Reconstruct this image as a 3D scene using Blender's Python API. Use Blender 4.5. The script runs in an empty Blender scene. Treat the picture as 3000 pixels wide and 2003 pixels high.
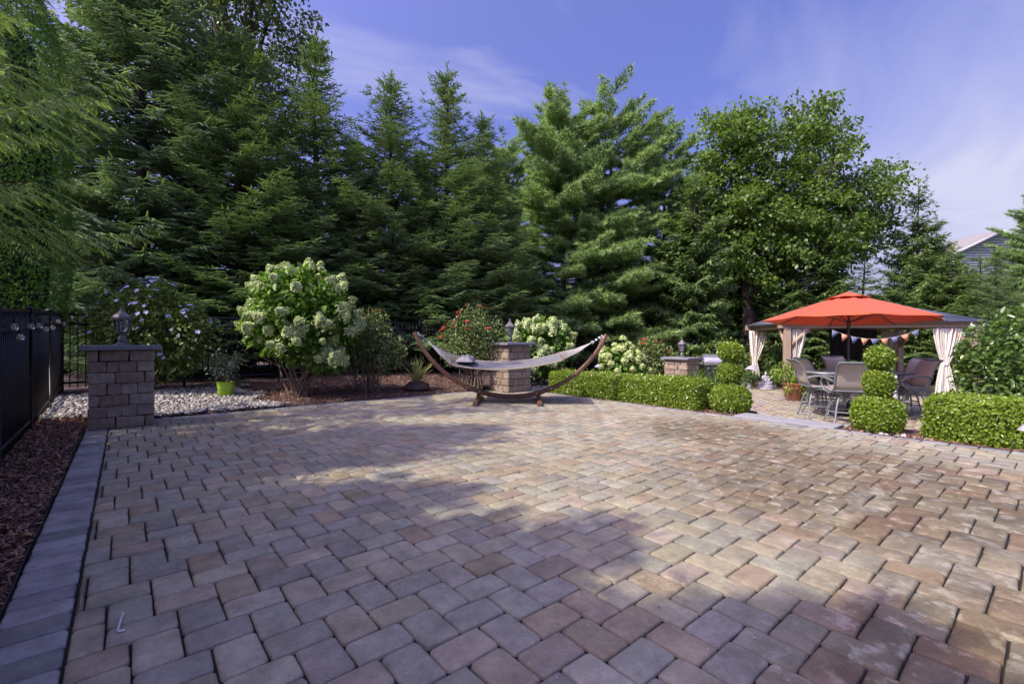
import bpy, bmesh, math, random
import numpy as np
from mathutils import Vector, Matrix
R = math.radians
random.seed(7)
rng = np.random.default_rng(7)
scene = bpy.context.scene
C = scene.collection

# ------------------------------------------------------------------ camera
FOC, HOR, HCAM = 1355.0, 995.0, 1.2
TH = math.atan2(1500 - 369, FOC)
CT, ST = math.cos(TH), math.sin(TH)
cam = bpy.data.objects.new('camera', bpy.data.cameras.new('camera'))
C.objects.link(cam)
cam.location = (0, 0, HCAM)
cam.rotation_euler = (R(90), 0, -TH)
cam.data.sensor_width = 36
cam.data.lens = FOC / 3000 * 36
cam.data.shift_y = -6.5 / 3000
cam.data.clip_start = 0.05
cam.data.clip_end = 3000
scene.camera = cam

# ------------------------------------------------------------------ light
SUNDIR = Vector((0.72 * CT + 0.42 * ST, -0.72 * ST + 0.42 * CT, -1.0)).normalized()   # the way the light travels
sun_el = math.asin(-SUNDIR.z)
sun_az = math.atan2(-SUNDIR.x, -SUNDIR.y)
sun = bpy.data.objects.new('sun', bpy.data.lights.new('sun', 'SUN'))
C.objects.link(sun)
sun.location = (-20, 15, 40)
sun.rotation_euler = SUNDIR.to_track_quat('-Z', 'Y').to_euler()
sun.data.energy = 3.35
sun.data.angle = R(0.53)
sun.data.color = (1.0, 0.90, 0.73)

world = bpy.data.worlds.new('World')
scene.world = world
world.use_nodes = True
wn, wl = world.node_tree.nodes, world.node_tree.links
wn.clear()
def WN(t, **k):
    n = wn.new(t)
    for a, b in k.items(): setattr(n, a, b)
    return n
wout = WN('ShaderNodeOutputWorld'); wbg = WN('ShaderNodeBackground')
wbg.inputs['Strength'].default_value = 0.135
wsky = WN('ShaderNodeTexSky', sky_type='NISHITA', sun_disc=False, sun_elevation=sun_el, sun_rotation=sun_az)
wsky.air_density = 1.0; wsky.dust_density = 8.0; wsky.ozone_density = 2.6
wtint = WN('ShaderNodeMix', data_type='RGBA', blend_type='MULTIPLY'); wtint.inputs[0].default_value = 1.0
wtint.inputs[7].default_value = (0.85, 0.785, 1.36, 1)
wl.new(wsky.outputs[0], wtint.inputs[6])
# thin cirrus, denser low over the right of the garden
wtc = WN('ShaderNodeTexCoord')
wsep = WN('ShaderNodeSeparateXYZ'); wl.new(wtc.outputs['Generated'], wsep.inputs[0])
wmx = WN('ShaderNodeMath', operation='MAXIMUM'); wmx.inputs[1].default_value = 0.12; wl.new(wsep.outputs[2], wmx.inputs[0])
wdv = WN('ShaderNodeVectorMath', operation='DIVIDE'); wl.new(wtc.outputs['Generated'], wdv.inputs[0])
wcb = WN('ShaderNodeCombineXYZ')
for i in range(3): wl.new(wmx.outputs[0], wcb.inputs[i])
wl.new(wcb.outputs[0], wdv.inputs[1])
wmap = WN('ShaderNodeMapping'); wl.new(wdv.outputs[0], wmap.inputs[0])
wmap.inputs['Rotation'].default_value = (0, 0, R(-18)); wmap.inputs['Scale'].default_value = (0.5, 1.5, 1); wmap.inputs['Location'].default_value = (2.1, 4.3, 0)
wno = WN('ShaderNodeTexNoise'); wl.new(wmap.outputs[0], wno.inputs['Vector'])
wno.inputs['Scale'].default_value = 0.75; wno.inputs['Detail'].default_value = 6; wno.inputs['Roughness'].default_value = 0.55; wno.inputs['Distortion'].default_value = 0.9
wrp = WN('ShaderNodeValToRGB'); wl.new(wno.outputs[0], wrp.inputs[0])
wrp.color_ramp.elements[0].position = 0.51; wrp.color_ramp.elements[0].color = (0, 0, 0, 1)
wrp.color_ramp.elements[1].position = 0.72; wrp.color_ramp.elements[1].color = (0.85, 0.85, 0.85, 1)
wdot = WN('ShaderNodeVectorMath', operation='DOT_PRODUCT'); wl.new(wtc.outputs['Generated'], wdot.inputs[0])
wdot.inputs[1].default_value = (0.992, 0.039, 0.12)
wmr = WN('ShaderNodeMapRange'); wl.new(wdot.outputs['Value'], wmr.inputs[0])
wmr.inputs[1].default_value = 0.84; wmr.inputs[2].default_value = 1.0; wmr.inputs[3].default_value = 0.0; wmr.inputs[4].default_value = 1.0
wpw = WN('ShaderNodeMath', operation='POWER'); wpw.inputs[1].default_value = 4.6; wl.new(wmr.outputs[0], wpw.inputs[0])
wad = WN('ShaderNodeMath', operation='ADD', use_clamp=True); wl.new(wpw.outputs[0], wad.inputs[0])
wml = WN('ShaderNodeMath', operation='MULTIPLY'); wml.inputs[1].default_value = 0.6; wl.new(wrp.outputs[0], wml.inputs[0])
wl.new(wml.outputs[0], wad.inputs[1])
wmix = WN('ShaderNodeMix', data_type='RGBA'); wl.new(wad.outputs[0], wmix.inputs[0])
wl.new(wtint.outputs[2], wmix.inputs[6]); wmix.inputs[7].default_value = (3.1, 3.15, 4.2, 1)
wl.new(wmix.outputs[2], wbg.inputs[0]); wl.new(wbg.outputs[0], wout.inputs[0])

scene.view_settings.view_transform = 'Standard'
scene.view_settings.look = 'None'
scene.view_settings.exposure = 0.69
scene.view_settings.gamma = 1.0
scene.render.engine = 'CYCLES'
scene.cycles.max_bounces = 6
scene.cycles.diffuse_bounces = 4
scene.cycles.glossy_bounces = 2
scene.cycles.transmission_bounces = 4
scene.cycles.transparent_max_bounces = 6
scene.cycles.use_denoising = True

# ------------------------------------------------------------------ helpers
def at(px, py, d):
    "a point seen at pixel px,py of the 3000 x 2003 photograph, d metres deep"
    X = (px - 1500) / FOC * d
    return Vector((X * CT + d * ST, -X * ST + d * CT, HCAM - (py - HOR) / FOC * d))
def gnd(px, py, z=0.0): return at(px, py, FOC * (HCAM - z) / (py - HOR))
def cf(X, d, z): return Vector((X * CT + d * ST, -X * ST + d * CT, z))     # camera-aligned ground frame

def tag(o, label=None, cat=None, group=None, kind=None):
    if label: o['label'] = label
    if cat: o['category'] = cat
    if group: o['group'] = group
    if kind: o['kind'] = kind
    return o
def link(o, parent=None):
    C.objects.link(o)
    if parent: o.parent = parent
    return o
def empty(name, loc=(0, 0, 0), rz=0.0, parent=None):
    o = bpy.data.objects.new(name, None); o.location = loc; o.rotation_euler = (0, 0, rz); o.empty_display_size = 0.1
    return link(o, parent)
def inst(name, me, parent=None, loc=(0, 0, 0), rot=(0, 0, 0), sc=1.0):
    o = bpy.data.objects.new(name, me); o.location = loc; o.rotation_euler = rot
    o.scale = (sc, sc, sc) if isinstance(sc, (int, float)) else sc
    return link(o, parent)
def copy_tree(o, parent=None):
    c = o.copy(); C.objects.link(c)
    if parent: c.parent = parent
    for ch in list(o.children): copy_tree(ch, c)
    return c

def mk(name, V, Fs, tone=None, mat=None, smooth=False, sharp=None, col=None):
    V = np.asarray(V, dtype=np.float32).reshape(-1, 3)
    if not isinstance(Fs, list): Fs = [Fs]
    Fs = [np.asarray(f, dtype=np.int32) for f in Fs if len(f)]
    me = bpy.data.meshes.new(name)
    me.vertices.add(len(V)); me.vertices.foreach_set('co', V.ravel())
    idx = np.concatenate([f.ravel() for f in Fs]); tot = np.concatenate([np.full(len(f), f.shape[1], np.int32) for f in Fs])
    st = np.concatenate([[0], np.cumsum(tot)[:-1]]).astype(np.int32)
    me.loops.add(len(idx)); me.loops.foreach_set('vertex_index', idx)
    me.polygons.add(len(tot)); me.polygons.foreach_set('loop_start', st)
    if smooth: me.polygons.foreach_set('use_smooth', np.ones(len(tot), bool))
    me.update(calc_edges=True); me.validate()
    if tone is not None:
        a = me.attributes.new('tone', 'FLOAT', 'POINT'); a.data.foreach_set('value', np.asarray(tone, np.float32))
    if col is not None:
        a = me.attributes.new('col', 'FLOAT_COLOR', 'POINT')
        c4 = np.ones((len(V), 4), np.float32); c4[:, :3] = col; a.data.foreach_set('color', c4.ravel())
    if mat: me.materials.append(mat)
    if smooth and sharp: me.set_sharp_from_angle(angle=R(sharp))
    return me

class MB:
    "collects shapes into one mesh"
    def __init__(s): s.V = []; s.F = {}; s.n = 0
    def add(s, V, F):
        V = np.asarray(V, float).reshape(-1, 3)
        for f in F: s.F.setdefault(len(f), []).append([i + s.n for i in f])
        s.V.append(V); s.n += len(V); return s
    def box(s, c, d, rz=0.0, ch=0.0, M=None, jit=0.0):
        "box centred at c with size d, edges chamfered by ch"
        hx, hy, hz = d[0] / 2, d[1] / 2, d[2] / 2
        if ch <= 0:
            V = np.array([[x, y, z] for z in (-hz, hz) for y in (-hy, hy) for x in (-hx, hx)])
            F = [(0, 2, 3, 1), (4, 5, 7, 6), (0, 1, 5, 4), (2, 6, 7, 3), (0, 4, 6, 2), (1, 3, 7, 5)]
        else:
            V = []; idx = {}
            for sx in (-1, 1):
                for sy in (-1, 1):
                    for sz in (-1, 1):
                        for a in range(3):
                            q = [sx * (hx - ch), sy * (hy - ch), sz * (hz - ch)]
                            q[a] = (sx * hx, sy * hy, sz * hz)[a]
                            idx[(sx, sy, sz, a)] = len(V); V.append(q)
            V = np.array(V); F = []
            def quad(l): F.append(tuple(l))
            for a in range(3):
                b, c2 = (a + 1) % 3, (a + 2) % 3
                for sg in (-1, 1):
                    l = []
                    for (p, q) in ((-1, -1), (1, -1), (1, 1), (-1, 1)):
                        t = [0, 0, 0]; t[a] = sg; t[b] = p; t[c2] = q; l.append(idx[(t[0], t[1], t[2], a)])
                    quad(l if sg > 0 else l[::-1])
                for p in (-1, 1):
                    for q in (-1, 1):
                        t0 = [0, 0, 0]; t1 = [0, 0, 0]
                        t0[b] = t1[b] = p; t0[c2] = t1[c2] = q; t0[a] = -1; t1[a] = 1
                        l = [idx[(*t0, b)], idx[(*t1, b)], idx[(*t1, c2)], idx[(*t0, c2)]]
                        quad(l if p * q > 0 else l[::-1])
            for sx in (-1, 1):
                for sy in (-1, 1):
                    for sz in (-1, 1):
                        l = [idx[(sx, sy, sz, a)] for a in range(3)]
                        F.append(tuple(l if sx * sy * sz > 0 else l[::-1]))
        if jit: V = V + rng.normal(size=V.shape) * jit
        if M is not None: V = V @ np.array(M.to_3x3()).T
        elif rz:
            cz, sz_ = math.cos(rz), math.sin(rz); V = V @ np.array([[cz, sz_, 0], [-sz_, cz, 0], [0, 0, 1]])
        return s.add(V + np.asarray(c, float), F)
    def tube(s, pts, r, n=6, caps=True):
        "round bar through pts; r a number or one radius for each point"
        P = np.asarray([tuple(p) for p in pts], float); m = len(P)
        rr = np.full(m, r) if np.isscalar(r) else np.asarray(r, float)
        T = np.gradient(P, axis=0); T /= np.linalg.norm(T, axis=1)[:, None] + 1e-12
        up = np.array([0, 0, 1.0]) if abs(T[0][2]) < 0.9 else np.array([1.0, 0, 0])
        A = np.cross(up, T[0]); A /= np.linalg.norm(A)
        V = []
        for i in range(m):
            A = A - T[i] * np.dot(A, T[i]); A /= np.linalg.norm(A) + 1e-12
            B = np.cross(T[i], A)
            for k in range(n):
                a = 2 * math.pi * k / n
                V.append(P[i] + rr[i] * (math.cos(a) * A + math.sin(a) * B))
        F = []
        for i in range(m - 1):
            for k in range(n):
                k2 = (k + 1) % n
                F.append((i * n + k, i * n + k2, (i + 1) * n + k2, (i + 1) * n + k))
        if caps: F += [tuple(range(n))[::-1], tuple((m - 1) * n + k for k in range(n))]
        return s.add(V, F)
    def bar(s, pts, w, h, up=(0, 0, 1), caps=True):
        "rectangular bar swept along pts: w sideways, h along up"
        P = np.asarray([tuple(p) for p in pts], float); T = np.gradient(P, axis=0); T /= np.linalg.norm(T, axis=1)[:, None]
        V = []
        for i in range(len(P)):
            S = np.cross(T[i], np.asarray(up, float)); S /= np.linalg.norm(S); U = np.cross(S, T[i])
            for (a, b) in ((-1, -1), (1, -1), (1, 1), (-1, 1)): V.append(P[i] + S * a * w / 2 + U * b * h / 2)
        F = []
        for i in range(len(P) - 1):
            for k in range(4): F.append((i * 4 + k, i * 4 + (k + 1) % 4, i * 4 + 4 + (k + 1) % 4, i * 4 + 4 + k))
        m = len(P)
        if caps: F += [(3, 2, 1, 0), ((m - 1) * 4, (m - 1) * 4 + 1, (m - 1) * 4 + 2, (m - 1) * 4 + 3)]
        return s.add(V, F)
    def lathe(s, prof, n=16, c=(0, 0, 0), ph=0.0, capb=True, capt=True):
        "turned shape: prof is (radius, height) from bottom to top"
        V = [(c[0] + r * math.cos(ph + 2 * math.pi * k / n), c[1] + r * math.sin(ph + 2 * math.pi * k / n), c[2] + z) for r, z in prof for k in range(n)]
        F = []
        for i in range(len(prof) - 1):
            for k in range(n):
                k2 = (k + 1) % n; F.append((i * n + k, i * n + k2, (i + 1) * n + k2, (i + 1) * n + k))
        if capb: F.append(tuple(range(n))[::-1])
        if capt: F.append(tuple((len(prof) - 1) * n + k for k in range(n)))
        return s.add(V, F)
    def mesh(s, name, mat, smooth=True, sharp=38, tone=None):
        return mk(name, np.concatenate(s.V), [np.array(f) for f in s.F.values()], mat=mat, smooth=smooth, sharp=sharp, tone=tone)
    def build(s, name, mat, parent=None, smooth=True, sharp=38, loc=(0, 0, 0), rot=(0, 0, 0)):
        return inst(name, s.mesh(name, mat, smooth, sharp), parent, loc, rot)

# ------------------------------------------------------------------ materials
def nm(name):
    m = bpy.data.materials.new(name); m.use_nodes = True
    return m, m.node_tree.nodes, m.node_tree.links, m.node_tree.nodes['Principled BSDF']
def simple(name, col, rough=0.6, metal=0.0, var=0.12, scale=8.0, bump=0.0, bscale=60.0, spec=0.5, stretch=None, coord='Object'):
    "plain surface with a little mottling and fine relief"
    m, N, L, B = nm(name)
    tc = N.new('ShaderNodeTexCoord'); src = tc.outputs[coord]
    if stretch:
        mp = N.new('ShaderNodeMapping'); mp.inputs['Scale'].default_value = stretch; L.new(src, mp.inputs[0]); src = mp.outputs[0]
    no = N.new('ShaderNodeTexNoise'); no.inputs['Scale'].default_value = scale; no.inputs['Detail'].default_value = 5; L.new(src, no.inputs['Vector'])
    mr = N.new('ShaderNodeMapRange'); mr.inputs[1].default_value = 0.25; mr.inputs[2].default_value = 0.75
    mr.inputs[3].default_value = 1 - var; mr.inputs[4].default_value = 1 + var; L.new(no.outputs[0], mr.inputs[0])
    mu = N.new('ShaderNodeMix'); mu.data_type = 'RGBA'; mu.blend_type = 'MULTIPLY'; mu.inputs[0].default_value = 1
    mu.inputs[6].default_value = (*col, 1); L.new(mr.outputs[0], mu.inputs[7]); L.new(mu.outputs[2], B.inputs['Base Color'])
    B.inputs['Roughness'].default_value = rough; B.inputs['Metallic'].default_value = metal; B.inputs['Specular IOR Level'].default_value = spec
    if bump:
        n2 = N.new('ShaderNodeTexNoise'); n2.inputs['Scale'].default_value = bscale; n2.inputs['Detail'].default_value = 6; L.new(src, n2.inputs['Vector'])
        bp = N.new('ShaderNodeBump'); bp.inputs['Strength'].default_value = bump; bp.inputs['Distance'].default_value = 0.02
        L.new(n2.outputs[0], bp.inputs['Height']); L.new(bp.outputs[0], B.inputs['Normal'])
    return m
def leafmat(name, dark, light, rough=0.5, trans=0.3, tcol=None, spec=0.4):
    "leaf: colour by the leaf's own tone, some light let through"
    m, N, L, B = nm(name)
    at_ = N.new('ShaderNodeAttribute'); at_.attribute_name = 'tone'
    mx = N.new('ShaderNodeMix'); mx.data_type = 'RGBA'; mx.inputs[6].default_value = (*dark, 1); mx.inputs[7].default_value = (*light, 1)
    L.new(at_.outputs['Fac'], mx.inputs[0]); L.new(mx.outputs[2], B.inputs['Base Color'])
    B.inputs['Roughness'].default_value = rough; B.inputs['Specular IOR Level'].default_value = spec
    if trans > 0:
        tr = N.new('ShaderNodeBsdfTranslucent'); ms = N.new('ShaderNodeMixShader'); ms.inputs[0].default_value = trans
        m2 = N.new('ShaderNodeMix'); m2.data_type = 'RGBA'; m2.blend_type = 'MULTIPLY'; m2.inputs[0].default_value = 1
        m2.inputs[7].default_value = (*(tcol or (1.6, 1.7, 0.7)), 1); L.new(mx.outputs[2], m2.inputs[6]); L.new(m2.outputs[2], tr.inputs[0])
        L.new(B.outputs[0], ms.inputs[1]); L.new(tr.outputs[0], ms.inputs[2])
        L.new(ms.outputs[0], N['Material Output'].inputs[0])
    return m

M_BARK = simple('bark', (0.075, 0.055, 0.045), 0.9, var=0.4, scale=9, bump=0.6, bscale=18, stretch=(3, 3, 0.7))
M_TWIG = simple('twig', (0.10, 0.075, 0.055), 0.85, var=0.3, scale=14)
M_STEM = simple('cane', (0.17, 0.13, 0.09), 0.8, var=0.3, scale=14)
M_BLACK = simple('black_metal', (0.016, 0.016, 0.02), 0.42, metal=0.0, var=0.2, scale=5)
M_IRON = simple('lantern_metal', (0.17, 0.155, 0.155), 0.55, metal=0.3, var=0.25, scale=20, bump=0.15, bscale=90)
M_STEEL = simple('bolt_steel', (0.6, 0.6, 0.62), 0.3, metal=1.0, var=0.1)
M_GLASS, gN, gL, gB = nm('clear_glass')
gB.inputs['Base Color'].default_value = (0.85, 0.88, 0.9, 1); gB.inputs['Roughness'].default_value = 0.05
gB.inputs['Transmission Weight'].default_value = 0.9; gB.inputs['IOR'].default_value = 1.25
# ------------------------------------------------------------------ ground and paving
ZL = -0.35                                   # lower patio
U0, U1, V1 = -0.415, 7.36, 8.90              # edges of the upper patio
def sstep(a, b, x): t = np.clip((x - a) / (b - a), 0, 1); return t * t * (3 - 2 * t)
def terrain(u, v):
    u = np.asarray(u, float); v = np.asarray(v, float)
    back = 0.03 + 0.19 * sstep(8.9, 12.2, v)
    left = 0.0 + 0.10 * sstep(5.5, 9.5, v)
    z = np.where(v > V1, back, np.where(u < U0, left, -0.07))
    z = np.where((u < U0) & (v > V1), np.maximum(back, 0.1), z)
    drop = sstep(8.6, 12.5, u)
    z = np.where((v > 7.2) & (u > U1), (1 - drop) * np.where(v > V1, back, -0.03) + drop * (-0.33), z)
    bed = (u >= U1) & (u < 8.30) & (v <= 7.2) & ((v > 3.30) | (v < 2.02))
    z = np.where(bed, -0.025, z)
    low = (u >= U1) & (v <= 7.2) & ~bed
    z = np.where(low, -0.40, z)
    return z
def tz(u, v): return float(terrain(u, v))

M_SOIL = simple('bed_soil', (0.075, 0.048, 0.038), 0.95, var=0.45, scale=7, bump=0.9, bscale=45, coord='Object')
M_GRASS = simple('far_ground', (0.05, 0.065, 0.025), 0.95, var=0.4, scale=1.5, bump=0.5, bscale=20)
gu = np.concatenate([np.arange(-9, -0.9, 0.3), np.arange(-0.9, 9.3, 0.1), np.arange(9.3, 24, 0.35)])
gv = np.concatenate([np.arange(-5, 8.4, 0.2), np.arange(8.4, 12.6, 0.1), np.arange(12.6, 24, 0.4)])
UU, VV = np.meshgrid(gu, gv)
ZZ = terrain(UU, VV) + 0.012 * np.sin(UU * 7.1 + 1.3 * VV) * np.cos(VV * 5.7 - UU)
W_, H_ = len(gu), len(gv)
ii = np.arange((H_ - 1) * W_).reshape(H_ - 1, W_)[:, :-1].ravel()
tag(inst('ground', mk('ground', np.stack([UU, VV, ZZ], -1), np.stack([ii, ii + 1, ii + W_ + 1, ii + W_], 1), mat=M_SOIL, smooth=True)), kind='structure')
mb = MB(); mb.add([(-900, -900, -0.52), (900, -900, -0.52), (900, 900, -0.52), (-900, 900, -0.52)], [(0, 1, 2, 3)])
tag(mb.build('terrain', M_GRASS, smooth=False), kind='structure')

# paver material: colour of the single stone, blotches, grit, stains and a dried white bloom
def paver_material(name, stain):
    m, N, L, B = nm(name)
    ca = N.new('ShaderNodeAttribute'); ca.attribute_name = 'col'
    geo = N.new('ShaderNodeNewGeometry')
    def noise(s, det=4, rough=0.5, dist=0.0):
        n = N.new('ShaderNodeTexNoise'); n.inputs['Scale'].default_value = s; n.inputs['Detail'].default_value = det
        n.inputs['Roughness'].default_value = rough; n.inputs['Distortion'].default_value = dist
        L.new(geo.outputs['Position'], n.inputs['Vector']); return n.outputs[0]
    def rng_(src, a, b, c, d):
        r = N.new('ShaderNodeMapRange'); r.inputs[1].default_value = a; r.inputs[2].default_value = b; r.inputs[3].default_value = c; r.inputs[4].default_value = d
        L.new(src, r.inputs[0]); return r.outputs[0]
    def mul(a, fac):
        x = N.new('ShaderNodeMix'); x.data_type = 'RGBA'; x.blend_type = 'MULTIPLY'; x.inputs[0].default_value = 1
        L.new(a, x.inputs[6]); L.new(fac, x.inputs[7]); return x.outputs[2]
    def mix(a, fac, col):
        x = N.new('ShaderNodeMix'); x.data_type = 'RGBA'; L.new(a, x.inputs[6]); L.new(fac, x.inputs[0]); x.inputs[7].default_value = (*col, 1); return x.outputs[2]
    def math_(op, a, b):
        x = N.new('ShaderNodeMath'); x.operation = op; x.use_clamp = True
        for i, q in enumerate((a, b)):
            if isinstance(q, float): x.inputs[i].default_value = q
            else: L.new(q, x.inputs[i])
        return x.outputs[0]
    c = mul(ca.outputs['Color'], rng_(noise(7, 6, 0.62), 0.3, 0.7, 0.72, 1.26))
    c = mul(c, rng_(noise(34, 4, 0.6), 0.3, 0.7, 0.90, 1.09))
    c = mul(c, rng_(noise(260, 4, 0.75), 0.28, 0.72, 0.62, 1.36))
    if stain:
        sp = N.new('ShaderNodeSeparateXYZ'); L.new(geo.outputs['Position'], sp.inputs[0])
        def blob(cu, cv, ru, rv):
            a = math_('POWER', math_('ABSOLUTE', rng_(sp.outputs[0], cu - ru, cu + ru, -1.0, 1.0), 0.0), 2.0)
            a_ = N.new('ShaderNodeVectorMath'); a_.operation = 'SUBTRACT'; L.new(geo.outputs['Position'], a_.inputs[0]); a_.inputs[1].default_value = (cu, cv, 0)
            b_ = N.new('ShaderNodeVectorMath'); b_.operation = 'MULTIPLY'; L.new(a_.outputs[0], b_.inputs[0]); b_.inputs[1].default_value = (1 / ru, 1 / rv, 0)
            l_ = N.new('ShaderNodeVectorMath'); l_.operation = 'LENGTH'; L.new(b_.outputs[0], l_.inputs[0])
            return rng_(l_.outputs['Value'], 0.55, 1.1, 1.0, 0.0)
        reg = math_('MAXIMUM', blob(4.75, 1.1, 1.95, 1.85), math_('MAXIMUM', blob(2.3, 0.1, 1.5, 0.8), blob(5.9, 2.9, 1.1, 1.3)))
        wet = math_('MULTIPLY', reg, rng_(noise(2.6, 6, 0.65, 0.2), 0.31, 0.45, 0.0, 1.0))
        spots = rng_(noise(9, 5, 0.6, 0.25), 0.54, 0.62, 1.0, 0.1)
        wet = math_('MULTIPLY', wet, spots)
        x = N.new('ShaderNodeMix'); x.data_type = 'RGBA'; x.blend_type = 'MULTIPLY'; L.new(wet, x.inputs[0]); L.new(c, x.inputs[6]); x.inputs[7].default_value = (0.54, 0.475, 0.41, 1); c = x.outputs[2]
    chips = rng_(noise(300, 1, 0.5), 0.72, 0.75, 0.0, 0.6)
    c = mix(c, chips, (0.62, 0.6, 0.56))
    moss = math_('MULTIPLY', rng_(noise(1.1, 4, 0.6), 0.56, 0.7, 0.0, 0.35), rng_(noise(40, 4, 0.6), 0.45, 0.6, 0.0, 1.0))
    c = mix(c, moss, (0.06, 0.062, 0.035))
    L.new(c, B.inputs['Base Color']); B.inputs['Roughness'].default_value = 0.82; B.inputs['Specular IOR Level'].default_value = 0.3
    bp = N.new('ShaderNodeBump'); bp.inputs['Strength'].default_value = 0.5; bp.inputs['Distance'].default_value = 0.004; L.new(noise(210, 6, 0.7), bp.inputs['Height'])
    b2 = N.new('ShaderNodeBump'); b2.inputs['Strength'].default_value = 0.5; b2.inputs['Distance'].default_value = 0.012; L.new(noise(26, 3), b2.inputs['Height'])
    L.new(bp.outputs[0], b2.inputs['Normal']); L.new(b2.outputs[0], B.inputs['Normal'])
    return m
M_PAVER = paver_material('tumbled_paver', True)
M_JOINT = simple('joint_sand', (0.020, 0.017, 0.014), 0.95, var=0.5, scale=14, bump=0.8, bscale=120)

GREY = [(0.274, 0.26, 0.194), (0.253, 0.242, 0.185), (0.287, 0.273, 0.204), (0.262, 0.255, 0.192)]
TAN = [(0.312, 0.273, 0.189), (0.325, 0.287, 0.2), (0.298, 0.261, 0.185), (0.315, 0.283, 0.203)]
RUST = [(0.282, 0.226, 0.152), (0.264, 0.215, 0.149), (0.282, 0.231, 0.164)]
PAL = GREY * 2 + TAN * 2 + RUST
BORD = [(0.205, 0.205, 0.195), (0.235, 0.232, 0.22), (0.175, 0.177, 0.172), (0.255, 0.25, 0.235)]
def paver_template(lx, ly, seed, fine=True):
    r = np.random.default_rng(seed); g = 0.0044
    hx, hy = lx / 2 - g, ly / 2 - g
    cr = min(0.0185, hx * 0.6, hy * 0.6)
    O = []
    for (sx, sy, a0) in ((1, 1, 0), (-1, 1, 90), (-1, -1, 180), (1, -1, 270)):
        for k in ((0, 45, 90) if fine else (15, 75)):
            a = R(a0 + k); rr = cr * (1 + r.normal() * 0.22)
            O.append((sx * (hx - rr) + rr * math.cos(a), sy * (hy - rr) + rr * math.sin(a)))
    O = np.array(O) + r.normal(size=(len(O), 2)) * 0.0016
    n = len(O); s1 = 1 - 0.0062 / np.array([hx, hy]); s2 = 1 - min(0.016, hx * .5, hy * .5) / np.array([hx, hy])
    if fine: rings = [np.c_[O, np.full(n, -0.030)], np.c_[O, np.full(n, -0.0085)], np.c_[O * s1, np.full(n, -0.002)], np.c_[O * s2, r.normal(size=n) * 0.0006]]
    else: rings = [np.c_[O, np.full(n, -0.022)], np.c_[O * s1, np.full(n, -0.001)]]
    Q = []
    for i in range(len(rings) - 1):
        for k in range(n): Q.append((i * n + k, i * n + (k + 1) % n, (i + 1) * n + (k + 1) % n, (i + 1) * n + k))
    return np.concatenate(rings), np.array(Q), np.array([[(len(rings) - 1) * n + k for k in range(n)]])

LB, WB = 0.2409, 0.1606
def herringbone(u0, v0, lim):
    "rectangles (ulo, uhi, vlo, vhi) of a herringbone cut to the limits"
    ua, ub, va, vb = lim; out = []
    for k in range(-60, 61):
        for j in range(-140, 141):
            for (x, y, lx, ly) in ((j * WB + k * LB, j * WB - k * LB, LB, WB), (j * WB + LB + k * LB, (j + 1) * WB - LB - k * LB, WB, LB)):
                x += u0; y += v0
                if x + lx <= ua or x >= ub or y + ly <= va or y >= vb: continue
                a, b, c, d = max(x, ua), min(x + lx, ub), max(y, va), min(y + ly, vb)
                if b - a > 0.022 and d - c > 0.022: out.append((a, b, c, d))
    return out
def inview(u, v, z, m=0):
    X, d = u * CT - v * ST, u * ST + v * CT
    if d < 0.5: return False
    px, py = 1500 + FOC * X / d, HOR + FOC * (HCAM - z) / d
    return -m < px < 3000 + m and py < 2050 + m

def lay(parent, rects, z, count, fine, mat, name):
    "rects: (ua, ub, va, vb, colour); the count nearest in view become stones of their own, the rest one mesh"
    dist = lambda r: (r[0] + r[1]) / 2 * ST + (r[2] + r[3]) / 2 * CT
    vis = sorted([r for r in rects if inview((r[0] + r[1]) / 2, (r[2] + r[3]) / 2, z)], key=dist)
    own = set(id(r) for r in vis[:count]); cache = {}
    Vs, Qs, Ts, Cs = [], [], [], []; nv = 0
    for r in rects:
        ua, ub, va, vb, col = r; lx, ly = ub - ua, vb - va
        c = ((ua + ub) / 2, (va + vb) / 2)
        if id(r) in own:
            rz = 0
            if ly > lx: lx, ly, rz = ly, lx, math.pi / 2
            key = (round(lx, 2), round(ly, 2), col, random.randrange(2))
            if key not in cache:
                V, Q, T = paver_template(lx, ly, hash(key[:2]) % 1000 + 17 * key[3], fine)
                cache[key] = mk('paver', V, [Q, T], mat=mat, smooth=True, col=np.tile(np.array(col), (len(V), 1)))
            inst('paver', cache[key], parent, (*c, z + random.gauss(0, 0.0016)), (random.gauss(0, 0.005), random.gauss(0, 0.005), rz + (math.pi if random.random() < .5 else 0) + random.gauss(0, 0.006)))
        else:
            V, Q, T = paver_template(lx, ly, random.randrange(99999), fine)
            V = V + np.array([0, 0, 1.0]) * (V[:, :1] * random.gauss(0, 0.006) + V[:, 1:2] * random.gauss(0, 0.006))
            Vs.append(V + np.array([*c, z + random.gauss(0, 0.0016)])); Qs.append(Q + nv); Ts.append(T + nv); nv += len(V)
            Cs.append(np.tile(np.array(col), (len(V), 1)))
    o = inst(name, mk(name, np.concatenate(Vs), [np.concatenate(Qs), np.concatenate(Ts)], mat=mat, smooth=True, col=np.concatenate(Cs)), parent)
    tag(o, kind='stuff')

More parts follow.
